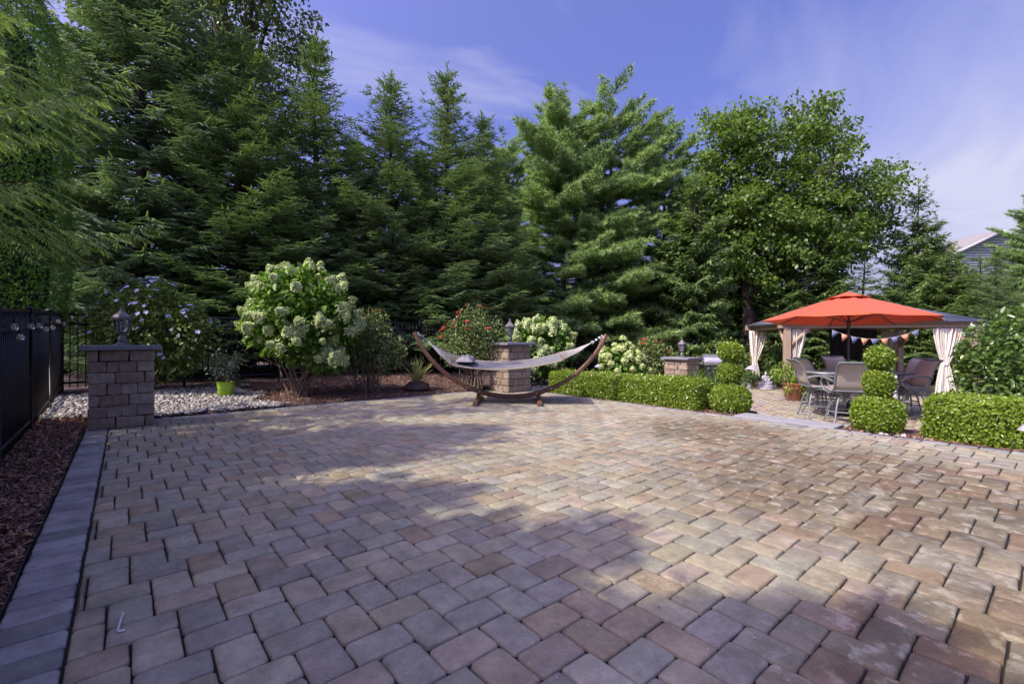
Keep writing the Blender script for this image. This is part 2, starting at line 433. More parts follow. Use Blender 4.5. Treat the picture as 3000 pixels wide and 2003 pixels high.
def vary(c, s=0.07):
    k = 1 + random.gauss(0, s); return tuple(max(0.02, x * k * (1 + random.gauss(0, 0.02))) for x in c)
PALV = [vary(c, 0.09) for c in PAL for _ in range(2)]
BORV = [vary(c, 0.10) for c in BORD for _ in range(2)]
upper = empty('patio', (0, 0, 0)); tag(upper, kind='structure')
mb = MB(); mb.box(((U0 + U1) / 2, 2.95, -0.0595), (U1 - U0 + 0.01, 11.92, 0.08)); mb.build('bedding', M_JOINT, upper, smooth=False)
rects = [(*r, random.choice(PALV)) for r in herringbone(-0.306, 2.636, (-0.175, U1 - 0.165, -3.0, V1 - 0.165))]
v = -3.0
while v < V1 - 0.05:
    rects.append((U0, -0.181, v, min(v + 0.1535, V1), random.choice(BORV))); v += 0.1535
v = -3.0
while v < V1 - 0.05:
    rects.append((U1 - 0.159, U1, v, min(v + 0.2415, V1), random.choice(BORV + [vary(GREY[0])]))); v += 0.2415
u = -0.175
while u < U1 - 0.2:
    rects.append((u, min(u + 0.2415, U1 - 0.165), V1 - 0.159, V1, random.choice(BORV))); u += 0.2415
lay(upper, rects, 0.0, 300, True, M_PAVER, 'paver_field')

lower = empty('lower_patio', (0, 0, ZL)); tag(lower, kind='structure')
LOWC = [vary(c, 0.06) for c in TAN + [(0.33, 0.30, 0.27), (0.30, 0.25, 0.22)]]
mb = MB(); mb.box((14.0, 2.2, -0.055), (11.4, 9.96, 0.08)); mb.build('bedding', M_JOINT, lower, smooth=False)
rects = [(*r, random.choice(LOWC)) for r in herringbone(8.33, 1.1, (8.35, 19.6, -2.7, 7.15))]
def lay_low():
    own = [((a + b) / 2, (c + d) / 2) for a, b, c, d, _ in rects]
    lay(lower, rects, 0.0, 300, False, M_PAVER, 'paver_field')
lay_low()

# step slab down to the lower patio, with its riser blocks
M_SLAB = simple('step_stone', (0.27, 0.272, 0.268), 0.75, var=0.12, scale=6, bump=0.3, bscale=50)
st = empty('stone_step', (7.60, 2.70, 0)); tag(st, 'pale grey stone step slab at the edge of the upper patio', 'step')
mb = MB(); mb.box((0, 0, -0.045), (0.44, 1.36, 0.10), ch=0.008); mb.build('tread', M_SLAB, st)
for i in range(4):
    mb = MB(); mb.box((-0.03, -0.51 + i * 0.34, -0.235), (0.34, 0.332, 0.275), ch=0.01); mb.build('riser_block', M_SLAB, st)
st2 = empty('stone_step', (8.02, 2.70, -0.22)); tag(st2, 'second grey stone step slab, below and behind the patio edge slab', 'step')
mb = MB(); mb.box((0, 0, 0), (0.40, 1.36, 0.10), ch=0.008); mb.build('tread', M_SLAB, st2)
for i in range(4):
    mb = MB(); mb.box((0, -0.51 + i * 0.34, -0.11), (0.34, 0.332, 0.115), ch=0.008); mb.build('riser_block', M_SLAB, st2)
M_EDGE = simple('edging_plastic', (0.02, 0.02, 0.024), 0.5)
for (a, b, lab) in (((U0 - 0.012, -2.9), (U0 - 0.012, 8.2), 'black plastic edging strip along the left mulch bed'), ((U1 + 0.014, -2.9), (U1 + 0.014, 2.0), 'black plastic edging strip in front of the right hedge')):
    mb = MB(); mb.bar([(a[0] + 0.004 * math.sin(3 * q), a[1] + (b[1] - a[1]) * q / 20, -0.036) for q in range(21)], 0.008, 0.07); tag(mb.build('bed_edging', M_EDGE), lab, 'edging')

# ------------------------------------------------------------------ loose ground cover
def orient(P, A, Nn, T, S):
    "place template verts T (k,3: along axis, side, normal) at P with axis A, normal Nn and scale S (n,3)"
    A = A / (np.linalg.norm(A, axis=1)[:, None] + 1e-9)
    B = np.cross(Nn, A); B /= np.linalg.norm(B, axis=1)[:, None] + 1e-9
    N2 = np.cross(A, B)
    T = np.asarray(T, float)
    if T.ndim == 2: T = T[None]
    return (P[:, None, :] + A[:, None, :] * (T[..., 0] * S[:, 0:1])[..., None] + B[:, None, :] * (T[..., 1] * S[:, 1:2])[..., None] + N2[:, None, :] * (T[..., 2] * S[:, 2:3])[..., None])
def rdir(n, r=rng):
    x = r.normal(size=(n, 3)); return x / np.linalg.norm(x, axis=1)[:, None]
def scatter(n, P, T, F, S, flat=0.5, lift=0.0):
    A = rdir(n); A[:, 2] *= flat; Nn = rdir(n) * flat; Nn[:, 2] += 1
    V = orient(P, A, Nn, T, S); k = V.shape[1]
    Fi = (np.asarray(F)[None] + (np.arange(n) * k)[:, None, None]).reshape(-1, len(F[0]))
    return V.reshape(-1, 3), Fi
ICO = None
bmq = bmesh.new(); bmesh.ops.create_icosphere(bmq, subdivisions=1, radius=1.0)
ICO_V = np.array([v.co[:] for v in bmq.verts]); ICO_F = np.array([[v.index for v in f.verts] for f in bmq.faces]); bmq.free()
bmq = bmesh.new(); bmesh.ops.create_icosphere(bmq, subdivisions=2, radius=1.0)
ICO2_V = np.array([v.co[:] for v in bmq.verts]); ICO2_F = np.array([[v.index for v in f.verts] for f in bmq.faces]); bmq.free()

M_STONE = leafmat('river_stone', (0.15, 0.14, 0.12), (0.50, 0.47, 0.41), 0.6, 0)
def stones(name, uv, label, rmin=0.016, rmax=0.036):
    n = len(uv); r = rmin + (rmax - rmin) * rng.random(n) ** 1.6
    P = np.c_[uv, terrain(uv[:, 0], uv[:, 1]) + rng.random(n) * 0.03]
    T = ICO_V[None] * (1 + rng.normal(size=(n, len(ICO_V), 1)) * 0.13)
    S = np.c_[r * (1.1 + rng.random(n) * .5), r, r * (0.5 + rng.random(n) * 0.3)]
    V, F = scatter(n, P, T, ICO_F, S, 0.25)
    o = inst(name, mk(name, V, F, tone=np.repeat(np.clip(rng.normal(0.5, 0.34, n), 0, 1), len(ICO_V)), mat=M_STONE, smooth=True)); tag(o, label, 'gravel', kind='stuff')
q = np.c_[rng.uniform(-1.0, 3.2, 9000), rng.uniform(V1 + 0.03, 11.6, 9000)]
edge = 2.05 - (q[:, 1] - V1) * 0.06 + 0.16 * np.sin(q[:, 1] * 5) + rng.normal(size=len(q)) * 0.06
q = q[(q[:, 0] < edge) & (q[:, 1] < 11.5 - 0.1 * np.sin(q[:, 0] * 6)) & ~((q[:, 0] > -0.42) & (q[:, 0] < 0.33) & (q[:, 1] < 8.95))]
stones('white_gravel', q, 'bed of white and grey river stones beside the nearest brick pillar')
q = np.c_[rng.uniform(7.32, 8.7, 1500), rng.uniform(7.72, 9.6, 1500)]
stones('white_gravel', q, 'small patch of white river stones between hedge and middle pillar')
q = np.c_[rng.uniform(7.40, 7.52, 14), rng.uniform(1.05, 1.75, 14)]
stones('white_gravel', q, 'few loose white stones at the foot of the right hedge', 0.02, 0.04)
q = np.c_[rng.uniform(-0.88, -0.46, 40), rng.uniform(3.2, 8.6, 40)]
stones('white_gravel', q, 'scattered white pebbles on the left mulch strip', 0.006, 0.016)

rr_ = np.random.default_rng(31)
q = np.c_[rr_.uniform(-0.3, 7.2, 900), rr_.uniform(-0.5, 8.7, 900)]
M_GRIT = leafmat('grit', (0.25, 0.22, 0.16), (0.72, 0.70, 0.64), 0.8, 0)
P = np.c_[q, 0.004 + 0.002 * rr_.random(900)]; sz = 0.0015 + 0.004 * rr_.random(900) ** 3
V, F = scatter(900, P, ICO_V[None] * (1 + rr_.normal(size=(900, len(ICO_V), 1)) * .2), ICO_F, np.c_[sz * 1.5, sz, sz * .6], 0.3)
tag(inst('grit', mk('grit', V, F, tone=np.repeat(rr_.random(900), len(ICO_V)), mat=M_GRIT)), 'fine pale grit and seeds scattered over the patio', 'grit', kind='stuff')
M_MULCH = leafmat('wood_mulch', (0.115, 0.058, 0.038), (0.39, 0.225, 0.15), 0.9, 0)
CHT = np.array([(-0.5, -0.5, 0), (0.5, -0.35, 0.1), (0.5, 0.4, 0), (-0.5, 0.5, 0.15), (-0.42, 0, -0.9), (0.45, 0.05, -0.9)])
CHF = [(0, 1, 2), (0, 2, 3), (0, 4, 5), (0, 5, 1), (2, 5, 4), (2, 4, 3)]
def mulch(uv, label, big=1.0):
    n = len(uv); P = np.c_[uv, terrain(uv[:, 0], uv[:, 1]) + rng.random(n) * 0.022 + 0.004]
    L_ = (0.018 + 0.045 * rng.random(n) ** 1.5) * big
    V, F = scatter(n, P, CHT, CHF, np.c_[L_, L_ * (0.25 + 0.3 * rng.random(n)), np.full(n, 0.006)], 0.55)
    o = inst('mulch', mk('mulch', V, F, tone=np.repeat(np.clip(rng.normal(0.4, 0.3, n), 0, 1), 6), mat=M_MULCH)); tag(o, label, 'mulch', kind='stuff')
q = np.c_[rng.uniform(-1.05, U0 - 0.02, 9500), rng.uniform(1.2, 8.92, 9500)]
mulch(q, 'red brown bark mulch strip between black fence and patio')
q = np.c_[rng.uniform(1.4, 7.0, 9500), rng.uniform(V1 + 0.02, 11.9, 9500)]
q = q[q[:, 0] > 2.0 - (q[:, 1] - V1) * 0.06]
mulch(q, 'dark bark mulch bed under the hydrangea and roses')
q = np.c_[rng.uniform(U1 + 0.01, 7.75, 2600), np.concatenate([rng.uniform(-2.5, 1.95, 1700), rng.uniform(3.4, 7.6, 900)])]
mulch(q, 'reddish bark mulch along the foot of the clipped hedges')
# ------------------------------------------------------------------ foliage kit
LEAF = np.array([(0, 0, 0), (.42, .5, .13), (1, 0, -.06), (.42, -.5, .13)]); LEAF_F = [(0, 1, 2), (0, 2, 3)]
LEAF6 = np.array([(0, 0, 0), (.28, .42, .10), (.66, .40, .06), (1, 0, -.20), (.66, -.40, .06), (.28, -.42, .10)]); LEAF6_F = [(0, 1, 2, 3), (0, 3, 4, 5)]
SHOOT = np.array([(0, -.44, 0), (1, -.27, 0), (1, .27, 0), (0, .44, 0), (0, 0, -.44), (1, 0, -.27), (1, 0, .27), (0, 0, .44)]); SHOOT_F = [(0, 1, 2, 3), (4, 5, 6, 7)]
BLADE = np.array([(0, -.5, 0), (0, .5, 0), (.35, .45, .02), (.35, -.45, .02), (.7, .3, -.03), (.7, -.3, -.03), (1, 0, -.16)]); BLADE_F4 = [(0, 1, 2, 3), (3, 2, 4, 5)]; BLADE_F3 = [(5, 4, 6)]
_t = []; _f = []
for _k in range(7):
    _a = 2 * math.pi * _k / 7 + 0.3 * (_k % 2); _o = 0.32 + 0.22 * (_k % 3)
    _y, _z = math.cos(_a), math.sin(_a)
    _t += [(-0.02, -_z * 0.085, _y * 0.085), (-0.02, _z * 0.085, -_y * 0.085), (1 - 0.25 * (_k % 2), _y * _o, _z * _o)]
    _f.append((3 * _k, 3 * _k + 1, 3 * _k + 2))
TUFT = np.array(_t); TUFT_F = _f
def fol(name, P, A, Nn, S, tone, T, F, mat):
    n = len(P); V = orient(P, A, Nn, T, S); k = V.shape[1]
    groups = {}
    for f in F: groups.setdefault(len(f), []).append(f)
    Fs = [(np.array(g)[None] + (np.arange(n) * k)[:, None, None]).reshape(-1, ln) for ln, g in groups.items()]
    return mk(name, V.reshape(-1, 3), Fs, tone=np.repeat(np.clip(tone, 0, 1), k), mat=mat)
def unit(v): return v / (np.linalg.norm(v, axis=-1, keepdims=True) + 1e-9)
def s3(L, W, H=None): return np.stack([L, W, W if H is None else H], 1)
def noise3(P, f, seed=0):
    "cheap smooth noise in -1..1"
    r = np.random.default_rng(seed); o = np.zeros(len(P))
    for i in range(5):
        k = r.normal(size=3) * f * (0.6 + 0.4 * i); o += np.sin(P @ k + r.random() * 6.28) / (1 + 0.5 * i)
    return o / 3.2

def conifer(H, Rm, seed, dz=0.24, nb=7, step=0.085, lat=0.36, sstep_=0.062, sl=0.12, sw=0.030, z0=0.25, prof=0.85, droop=0.10, up=0.55, side=52, kind='shoot', hang=0.0, mat=None, barkr=0.016, sparse=0.0, latmax=0.55, tonef=1.6, irr=0.25, spire=0.80, woodk=1.0):
    "whorled conifer: trunk, branches, side twigs, shoots"
    r = np.random.default_rng(seed); wood = MB()
    tr = barkr * H
    wood.tube([(0.02 * H * 0.3 * math.sin(q * 0.9 + seed) * (q / 12), 0, H * q / 12) for q in range(13)], [tr * (1.25 if q == 0 else 1) * (1 - q / 12.3) + 0.006 for q in range(13)], 9)
    Ps, As, Ns, Ls, To = [], [], [], [], []
    z = z0 * H * 0.2
    while z < H * 0.985:
        h = z / H
        Lb = Rm * (1 - h) ** prof * (0.82 + 0.18 * min(1, h * 6))
        n = max(4, int(nb * (0.75 + 0.5 * (1 - h)))); thin = h > spire
        if thin: n = 5
        a0 = r.random() * 6.28
        for k in range(n):
            if r.random() < sparse: continue
            az = a0 + 6.283 * k / n + r.normal() * 0.16
            lob = 1 + irr * (math.sin(2 * az + seed + 2.1 * h * H / 3) * 0.6 + math.sin(3 * az - seed * 1.7 - h * H / 2.0) * 0.5) + irr * r.normal() * 0.45
            L = max(0.2 if thin else 0.16, Lb * lob * (0.72 + 0.42 * r.random())); zz = z + r.normal() * dz * 0.65
            rise = up * (h ** 1.3) * 1.4 + 0.10 * (1 - h) + r.normal() * 0.06; dr = droop * (1 - h)
            m = max(4, int(L / 0.22) + 2); t = np.linspace(0, 1, m)
            out = np.array([math.cos(az), math.sin(az), 0])
            zc = L * (rise * t - dr * 3.2 * t ** 1.6 + dr * 2.4 * t ** 3)
            BP = np.array([0, 0, zz]) + out * (L * t)[:, None] * (1 - 0.10 * rise) + np.array([0, 0, 1.0]) * zc[:, None]
            if L > 0.4: wood.tube(BP[: max(3, int(m * 0.9))], np.linspace((0.010 + 0.012 * L) * woodk, 0.004 * woodk, max(3, int(m * 0.9))), 3, caps=False)
            # side twigs
            ns = max(3, int(L / (step * (1.7 if thin else 1)))); ts = np.clip(np.linspace(0.10 + 0.10 * min(1, L), 0.99, ns) + r.normal(size=ns) * 0.01, 0, 1)
            for sgn in (-1, 1):
                bi = np.stack([np.interp(ts, t, BP[:, i]) for i in range(3)], 1)
                bt = np.stack([np.interp(ts, t[:-1] + 0.5 / m, np.diff(BP[:, i])) for i in range(3)], 1); bt = unit(bt)
                sd = np.cross(bt, [0, 0, 1.0]) * sgn
                ang = R(side) + r.normal(size=ns) * 0.15
                ld = unit(bt * np.cos(ang)[:, None] + sd * np.sin(ang)[:, None] + np.array([0, 0, -hang]) + r.normal(size=(ns, 3)) * 0.10)
                ll = np.clip((1 - ts) * L * lat * (0.55 if thin else 1) + (0.05 if thin else 0.09) + 0.05 * r.random(ns), 0.06, latmax) * (0.7 + 0.5 * r.random(ns))
                tb = r.normal(0.45, 0.16)
                for p, d, l in zip(bi, ld, ll):
                    q = np.arange(0.02, l, sstep_); c = len(q)
                    dd = np.tile(d, (c, 1)); base = p + dd * q[:, None] + np.array([0, 0, -hang * 0.5]) * (q ** 2)[:, None]
                    sx = unit(np.cross(d, [0, 0, 1.0]))
                    for s2 in (-1, 1):
                        A = unit(dd * 0.75 + sx * s2 * (0.62 + 0.2 * r.random((c, 1))) + np.array([0, 0, 0.10 - hang * 0.8]) + r.normal(size=(c, 3)) * 0.17)
                        Ps.append(base); As.append(A); Ns.append(np.tile([0, 0, 1.0], (c, 1)) + r.normal(size=(c, 3)) * 0.3)
                        Ls.append(sl * (0.65 + 0.5 * r.random(c)) * np.where(q > l * 0.6, 1.1, 0.9)); To.append(tb + 0.22 * (q / max(l, .01)) ** 2 * tonef * 0.5 + r.normal(size=c) * 0.12)
            # the tip shoot
            Ps.append(BP[-1:]); As.append(unit(BP[-1:] - BP[-2:-1])); Ns.append(np.array([[0, 0, 1.0]])); Ls.append(np.array([sl * 1.15])); To.append(np.array([0.8]))
        z += dz * (0.75 + 0.5 * r.random()) * (1 - 0.35 * h)
    # leader
    q = np.arange(H * 0.93, H + 0.25, 0.05); c = len(q)
    Ps.append(np.c_[np.zeros(c), np.zeros(c), q]); As.append(unit(np.c_[r.normal(size=(c, 2)) * 0.35, np.ones(c)])); Ns.append(r.normal(size=(c, 3))); Ls.append(np.full(c, sl * 1.1)); To.append(np.full(c, 0.6))
    P, A, Nn, Lq, To = map(np.concatenate, (Ps, As, Ns, Ls, To))
    T, F = {'shoot': (SHOOT, SHOOT_F), 'tuft': (TUFT, TUFT_F), 'spray': (LEAF, LEAF_F)}[kind]
    wr = sw / sl
    crown = fol('crown', P, A, Nn, s3(Lq, Lq * wr if kind != 'tuft' else Lq), To, T, F, mat)
    return wood.mesh('trunk', M_BARK), crown, len(P)

def plant(name, loc, meshes, label, cat, group=None, rz=0.0, sc=1.0):
    "meshes: [(part name, mesh)] under an empty at the plant's foot"
    o = empty(name, loc, rz); o.scale = (sc, sc, sc) if isinstance(sc, (int, float)) else sc
    for n, me in meshes: inst(n, me, o)
    tag(o, label, cat, group); return o

def cluster_tree(H, blobs, seed, nclus, nleaf, cr, ll, lw, mat, tr, fork=0.35, limbs=9, shape='leaf'):
    "broadleaf: trunk forking into limbs that carry leaf clusters inside the crown blobs (centre, radii)"
    r = np.random.default_rng(seed); wood = MB()
    top = np.array([r.normal() * .2, r.normal() * .2, H * 0.8])
    tp = [np.array([0.06 * math.sin(q), 0.06 * math.cos(1.7 * q), H * 0.8 * q / 8]) * np.array([1, 1, 1]) for q in range(9)]
    wood.tube(tp, [tr * (1.3 if q == 0 else 1) * (1 - q / 9) + 0.02 for q in range(9)], 9)
    vol = np.array([b[1][0] * b[1][1] * b[1][2] for b in blobs]); pick = r.choice(len(blobs), nclus, p=vol / vol.sum())
    d = rdir(nclus, r) * (r.random((nclus, 1)) ** 0.42)
    cen = np.array([blobs[i][0] for i in pick]) + d * np.array([blobs[i][1] for i in pick])
    # limbs to a spread of cluster centres
    li = r.choice(nclus, min(nclus, limbs), replace=False); mids = []
    for i in li:
        e = cen[i]; hz = H * fork + r.random() * max(0.1, min(e[2], H * 0.78) - H * fork) * 0.8; b = np.array([0, 0, hz])
        if e[2] < hz: b[2] = max(H * fork * .8, e[2] * .8)
        pts = [b + (e - b) * t + np.array([0, 0, 0.35 * math.sin(t * 3.1)]) + r.normal(size=3) * 0.07 * t for t in np.linspace(0, 1, 7)]
        wood.tube(pts, np.linspace(tr * 0.42, 0.012, 7), 5, caps=False); mids += pts[2:]
    mids = np.array(mids)
    for c in cen:
        j = np.argmin(((mids - c) ** 2).sum(1) + (mids[:, 2] > c[2]) * 0.6); a = mids[j]
        if np.linalg.norm(c - a) < 3.2: wood.tube([a, (a + c) / 2 + r.normal(size=3) * 0.08 + np.array([0, 0, .06]), c], [0.022, 0.012, 0.005], 3, caps=False)
    n = nclus * nleaf; cc = np.repeat(cen, nleaf, 0)
    rad = np.repeat(cr * (0.6 + 0.8 * r.random(nclus)), nleaf)
    u = rdir(n, r) * (r.random((n, 1)) ** 0.5); P = cc + u * rad[:, None] * np.array([1.15, 1.15, 0.7])
    A = unit(u * 0.7 + r.normal(size=(n, 3)) * 0.6 + np.array([0, 0, -0.45])); Nn = unit(r.normal(size=(n, 3)) * 0.55 + np.array([0, 0, 1.0]) + u * 0.4)
    L = ll * (0.6 + 0.7 * r.random(n)); T, F = (LEAF, LEAF_F) if shape == 'leaf' else (LEAF6, LEAF6_F)
    tone = np.repeat(r.normal(0.42, 0.17, nclus), nleaf) + r.normal(size=n) * 0.16
    return wood.mesh('trunk', M_BARK), fol('crown', P, A, Nn, s3(L, L * lw / ll), tone, T, F, mat)

def shell(samp, n, seed, ll, lw, mat, jit=0.7, depth=0.05, T=LEAF, F=LEAF_F, upb=0.15, tone=(0.45, 0.2), name='foliage', hang=0.0, along=None):
    "leaves over a clipped surface: samp(n, r) gives points and outward normals"
    r = np.random.default_rng(seed); P, Nn = samp(n, r)
    P = P - Nn * (r.exponential(depth, n) - depth * 0.6)[:, None] + Nn * (r.random((n, 1)) < 0.035) * r.exponential(depth * 1.3, (n, 1))
    Nl = unit(Nn + r.normal(size=(n, 3)) * jit); A = unit(np.cross(Nl, r.normal(size=(n, 3))) + np.array([0, 0, upb - hang]) + Nn * 0.35)
    if along is not None: A = unit(A * 0.5 + along)
    L = ll * (0.6 + 0.7 * r.random(n))
    tn = r.normal(tone[0], tone[1], n) + 0.14 * noise3(P, 6.0, seed)
    return fol(name, P, A, Nl, s3(L, L * lw / ll), tn, T, F, mat)
def ball(c, rad, lump=0.05, seed=0, sq=2.0):
    c = np.array(c, float); rad = np.array(rad, float)
    def f(n, r):
        d = rdir(n, r)
        if sq > 2: d = d / (np.abs(d) ** sq).sum(1, keepdims=True) ** (1 / sq)
        k = 1 + lump * noise3(d, 3.0, seed)
        return c + d * rad * k[:, None], unit(d / rad)
    return f
def rbox(c, d, rad=0.07, lump=0.02, seed=0, faces=(1, 1, 1, 1, 1)):
    "rounded box: front, back, two ends, top"
    c = np.array(c, float); h = np.array(d, float) / 2
    def f(n, r):
        ar = np.array([h[1] * h[2] * faces[0], h[1] * h[2] * faces[1], h[0] * h[2] * faces[2], h[0] * h[2] * faces[3], h[0] * h[1] * faces[4]]) ; w = r.choice(5, n, p=ar / ar.sum())
        p = (r.random((n, 3)) * 2 - 1) * h; nn = np.zeros((n, 3))
        for i, (ax, s) in enumerate(((0, -1), (0, 1), (1, -1), (1, 1), (2, 1))): p[w == i, ax] = s * h[ax]; nn[w == i, ax] = s
        core = np.clip(p, -(h - rad), h - rad); core[:, 2] = np.minimum(p[:, 2], h[2] - rad); q = p - core; l = np.linalg.norm(q, axis=1, keepdims=True)
        nn = np.where(l > 1e-6, q / (l + 1e-9), nn); p = core + nn * np.minimum(l, rad)
        p = p + nn * (lump * noise3(p, 5.0, seed))[:, None]
        return p + c, nn
    return f

# leaf colours
LM_SPRUCE = leafmat('spruce_needles', (0.088, 0.145, 0.068), (0.255, 0.37, 0.135), 0.5, 0.2)
LM_SPRUCE2 = leafmat('blue_green_needles', (0.095, 0.155, 0.092), (0.25, 0.36, 0.17), 0.5, 0.2)
LM_PINE = leafmat('pine_needles', (0.10, 0.185, 0.085), (0.35, 0.48, 0.175), 0.45, 0.25)
LM_CEDAR = leafmat('feathery_cypress', (0.12, 0.21, 0.07), (0.36, 0.48, 0.18), 0.5, 0.28)
LM_ARBOR = leafmat('arborvitae_scale', (0.055, 0.15, 0.018), (0.14, 0.28, 0.035), 0.6, 0.2)
LM_ARBOR2 = leafmat('dark_cedar_scale', (0.06, 0.105, 0.042), (0.18, 0.27, 0.08), 0.5, 0.25)
LM_MAPLE = leafmat('maple_leaf', (0.060, 0.115, 0.026), (0.195, 0.295, 0.058), 0.4, 0.36)
LM_OAK = leafmat('oak_leaf', (0.06, 0.10, 0.035), (0.20, 0.26, 0.06), 0.4, 0.34)
LM_BOX = leafmat('box_leaf', (0.105, 0.185, 0.02), (0.29, 0.385, 0.04), 0.3, 0.28, spec=0.6)
LM_GOLD = leafmat('golden_box_leaf', (0.11, 0.14, 0.03), (0.30, 0.31, 0.085), 0.4, 0.2)
LM_HYD = leafmat('hydrangea_leaf', (0.065, 0.15, 0.018), (0.17, 0.30, 0.04), 0.45, 0.32)
LM_ROSE = leafmat('rose_leaf', (0.07, 0.115, 0.04), (0.22, 0.28, 0.085), 0.4, 0.22)
LM_SHAR = leafmat('hibiscus_leaf', (0.06, 0.11, 0.033), (0.21, 0.29, 0.055), 0.42, 0.28)
LM_GLOSS = leafmat('glossy_shrub_leaf', (0.06, 0.12, 0.03), (0.15, 0.24, 0.05), 0.26, 0.22, spec=0.7)
LM_FERN = leafmat('fern_leaf', (0.04, 0.09, 0.03), (0.13, 0.22, 0.05), 0.45, 0.2)
LM_YUC = leafmat('yucca_blade', (0.17, 0.22, 0.06), (0.46, 0.47, 0.20), 0.45, 0.15)
LM_FLOW = leafmat('hydrangea_bloom', (0.33, 0.46, 0.13), (0.64, 0.71, 0.38), 0.6, 0.25, tcol=(1.1, 1.15, 0.9))
LM_FLOWG = leafmat('green_bloom', (0.38, 0.50, 0.14), (0.70, 0.76, 0.36), 0.6, 0.25, tcol=(1.1, 1.15, 0.8))
LM_RED = leafmat('red_petal', (0.55, 0.02, 0.02), (0.80, 0.10, 0.06), 0.5, 0.25, tcol=(1.1, 1.0, 1.0))
LM_BLUE = leafmat('mauve_petal', (0.42, 0.44, 0.74), (0.66, 0.68, 0.88), 0.55, 0.25, tcol=(1.0, 1.0, 1.1))
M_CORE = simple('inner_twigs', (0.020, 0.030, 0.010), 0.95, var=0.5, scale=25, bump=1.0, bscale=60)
# ------------------------------------------------------------------ trees
def gp(px, d, dz=0.0):
    p = at(px, HOR, d); return (p.x, p.y, tz(p.x, p.y) - 0.03 + dz)
sA_t, sA_c, n1 = conifer(12.0, 2.9, 11, dz=0.20, nb=5, step=0.14, sstep_=0.098, sl=0.185, sw=0.040, prof=0.62, droop=0.13, irr=0.32, spire=0.88, hang=0.32, mat=LM_SPRUCE2)
sB_t, sB_c, n2 = conifer(9.0, 2.35, 23, dz=0.175, nb=5, step=0.115, sstep_=0.080, sl=0.145, sw=0.030, prof=0.66, droop=0.07, irr=0.34, spire=0.78, hang=0.16, mat=LM_SPRUCE)
sC_t, sC_c, n3 = conifer(9.4, 2.15, 37, dz=0.175, nb=5, step=0.115, sstep_=0.080, sl=0.145, sw=0.030, prof=0.72, droop=0.05, irr=0.36, spire=0.74, hang=0.16, mat=LM_SPRUCE)
print('shoots', n1, n2, n3)
GS = 'evergreen screen along the back fence'
SPR = [  # px, depth, height, mesh set, label
    (415, 12.5, 14.2, 'A', 'tallest dark spruce behind the blue flowering shrub, top cut off by the photo'),
    (700, 12.7, 9.3, 'B', 'spruce with sunlit pale top behind the lime green pot'),
    (925, 14.0, 10.1, 'C', 'narrow spruce with thin bare leader above the big white hydrangea'),
    (1145, 15.0, 9.4, 'B', 'dark pointed spruce right behind the first rose bush'),
    (1310, 15.4, 9.9, 'C', 'slim spruce with long spire above the left tip of the hammock stand'),
    (1415, 16.3, 8.9, 'B', 'last spruce of the screen, beside the tall pines'),
    (560, 15.0, 10.2, 'C', 'spruce in the second row between the two nearest spruces'),
    (815, 15.0, 8.0, 'B', 'low spruce half hidden behind the spruce with bare leader'),
    (1035, 16.2, 8.0, 'B', 'spruce in the gap left of the dark pointed spruce'),
    (1235, 17.5, 8.2, 'C', 'spruce filling the gap left of the slim spire spruce'),
    (190, 14.0, 10.2, 'A', 'dark spruce behind the clipped green column at the left edge')]
MS = {'A': (sA_t, sA_c, 12.0), 'B': (sB_t, sB_c, 9.0), 'C': (sC_t, sC_c, 9.4)}
for i, (px, d, h, k, lab) in enumerate(SPR):
    t, c, H0 = MS[k]; s = h / H0
    plant('spruce_tree', gp(px, d), [('trunk', t), ('crown', c)], lab, 'spruce', GS, rz=i * 1.37, sc=(s * (1.12 if k != 'A' else 1.0), s * (1.12 if k != 'A' else 1.0), s))
# evergreens along the left fence, outside the frame; their shade lies on the patio, second and third rows added to thicken it
for i, (u, v, h, k, lab) in enumerate(((-4.1, 6.35, 9.5, 'B', 'tall evergreen behind the left fence just outside the frame'), (-3.0, 4.0, 6.2, 'C', 'evergreen left of the frame, level with the near fence panel'),
                                       (-3.0, 2.7, 6.4, 'B', 'evergreen left of the frame, beside the camera'), (-3.0, 1.4, 6.7, 'C', 'hindmost evergreen left of the frame, behind the camera'),
                                       (-4.4, 4.4, 7.4, 'B', 'second row evergreen added for shade left of the frame, furthest from the camera'), (-4.4, 3.0, 7.7, 'C', 'second row evergreen added for shade left of the frame, in the middle'), (-4.4, 1.6, 8.2, 'B', 'second row evergreen added for shade left of the frame, nearest the house'),
                                       (-5.9, 3.6, 9.2, 'B', 'third row evergreen added for shade left of the frame, in the middle'), (-5.9, 2.0, 9.6, 'C', 'third row evergreen added for shade left of the frame, nearest the house'))):
    t, c, H0 = MS[k]; s = h / H0
    plant('spruce_tree', (u, v, 0), [('trunk', t), ('crown', c)], lab, 'spruce', 'evergreens along the left fence', rz=i * 2.1, sc=(s * 1.2, s * 1.2, s))

cd_t, cd_c, n4 = conifer(10.6, 2.15, 51, dz=0.55, nb=6, step=0.15, lat=0.42, sstep_=0.024, sl=0.12, sw=0.0165, z0=1.4, prof=0.5, droop=0.10, irr=0.35, up=0.45, side=40, kind='spray', hang=0.5, mat=LM_CEDAR, latmax=0.6, woodk=0.4)
print('cypress', n4)
plant('feathery_cypress', (-1.95, 8.5, 0.05), [('trunk', cd_t), ('crown', cd_c)], 'feathery cypress with drooping light green tips over the left fence', 'cypress', rz=0.4)
p = gp(20, 8.2)
r_ = np.random.default_rng(5)
arb_c = shell(ball((0, 0, 3.6), (0.80, 0.80, 3.7), 0.06, 3, 2.6), 48000, 61, 0.062, 0.026, LM_ARBOR, jit=0.5, depth=0.07, upb=0.7, name='crown')
mb = MB(); mb.tube([(0, 0, 0), (0.02, 0, 2.4), (0, 0.02, 4.8)], [0.11, 0.07, 0.01], 8); arb_t = mb.mesh('trunk', M_BARK)
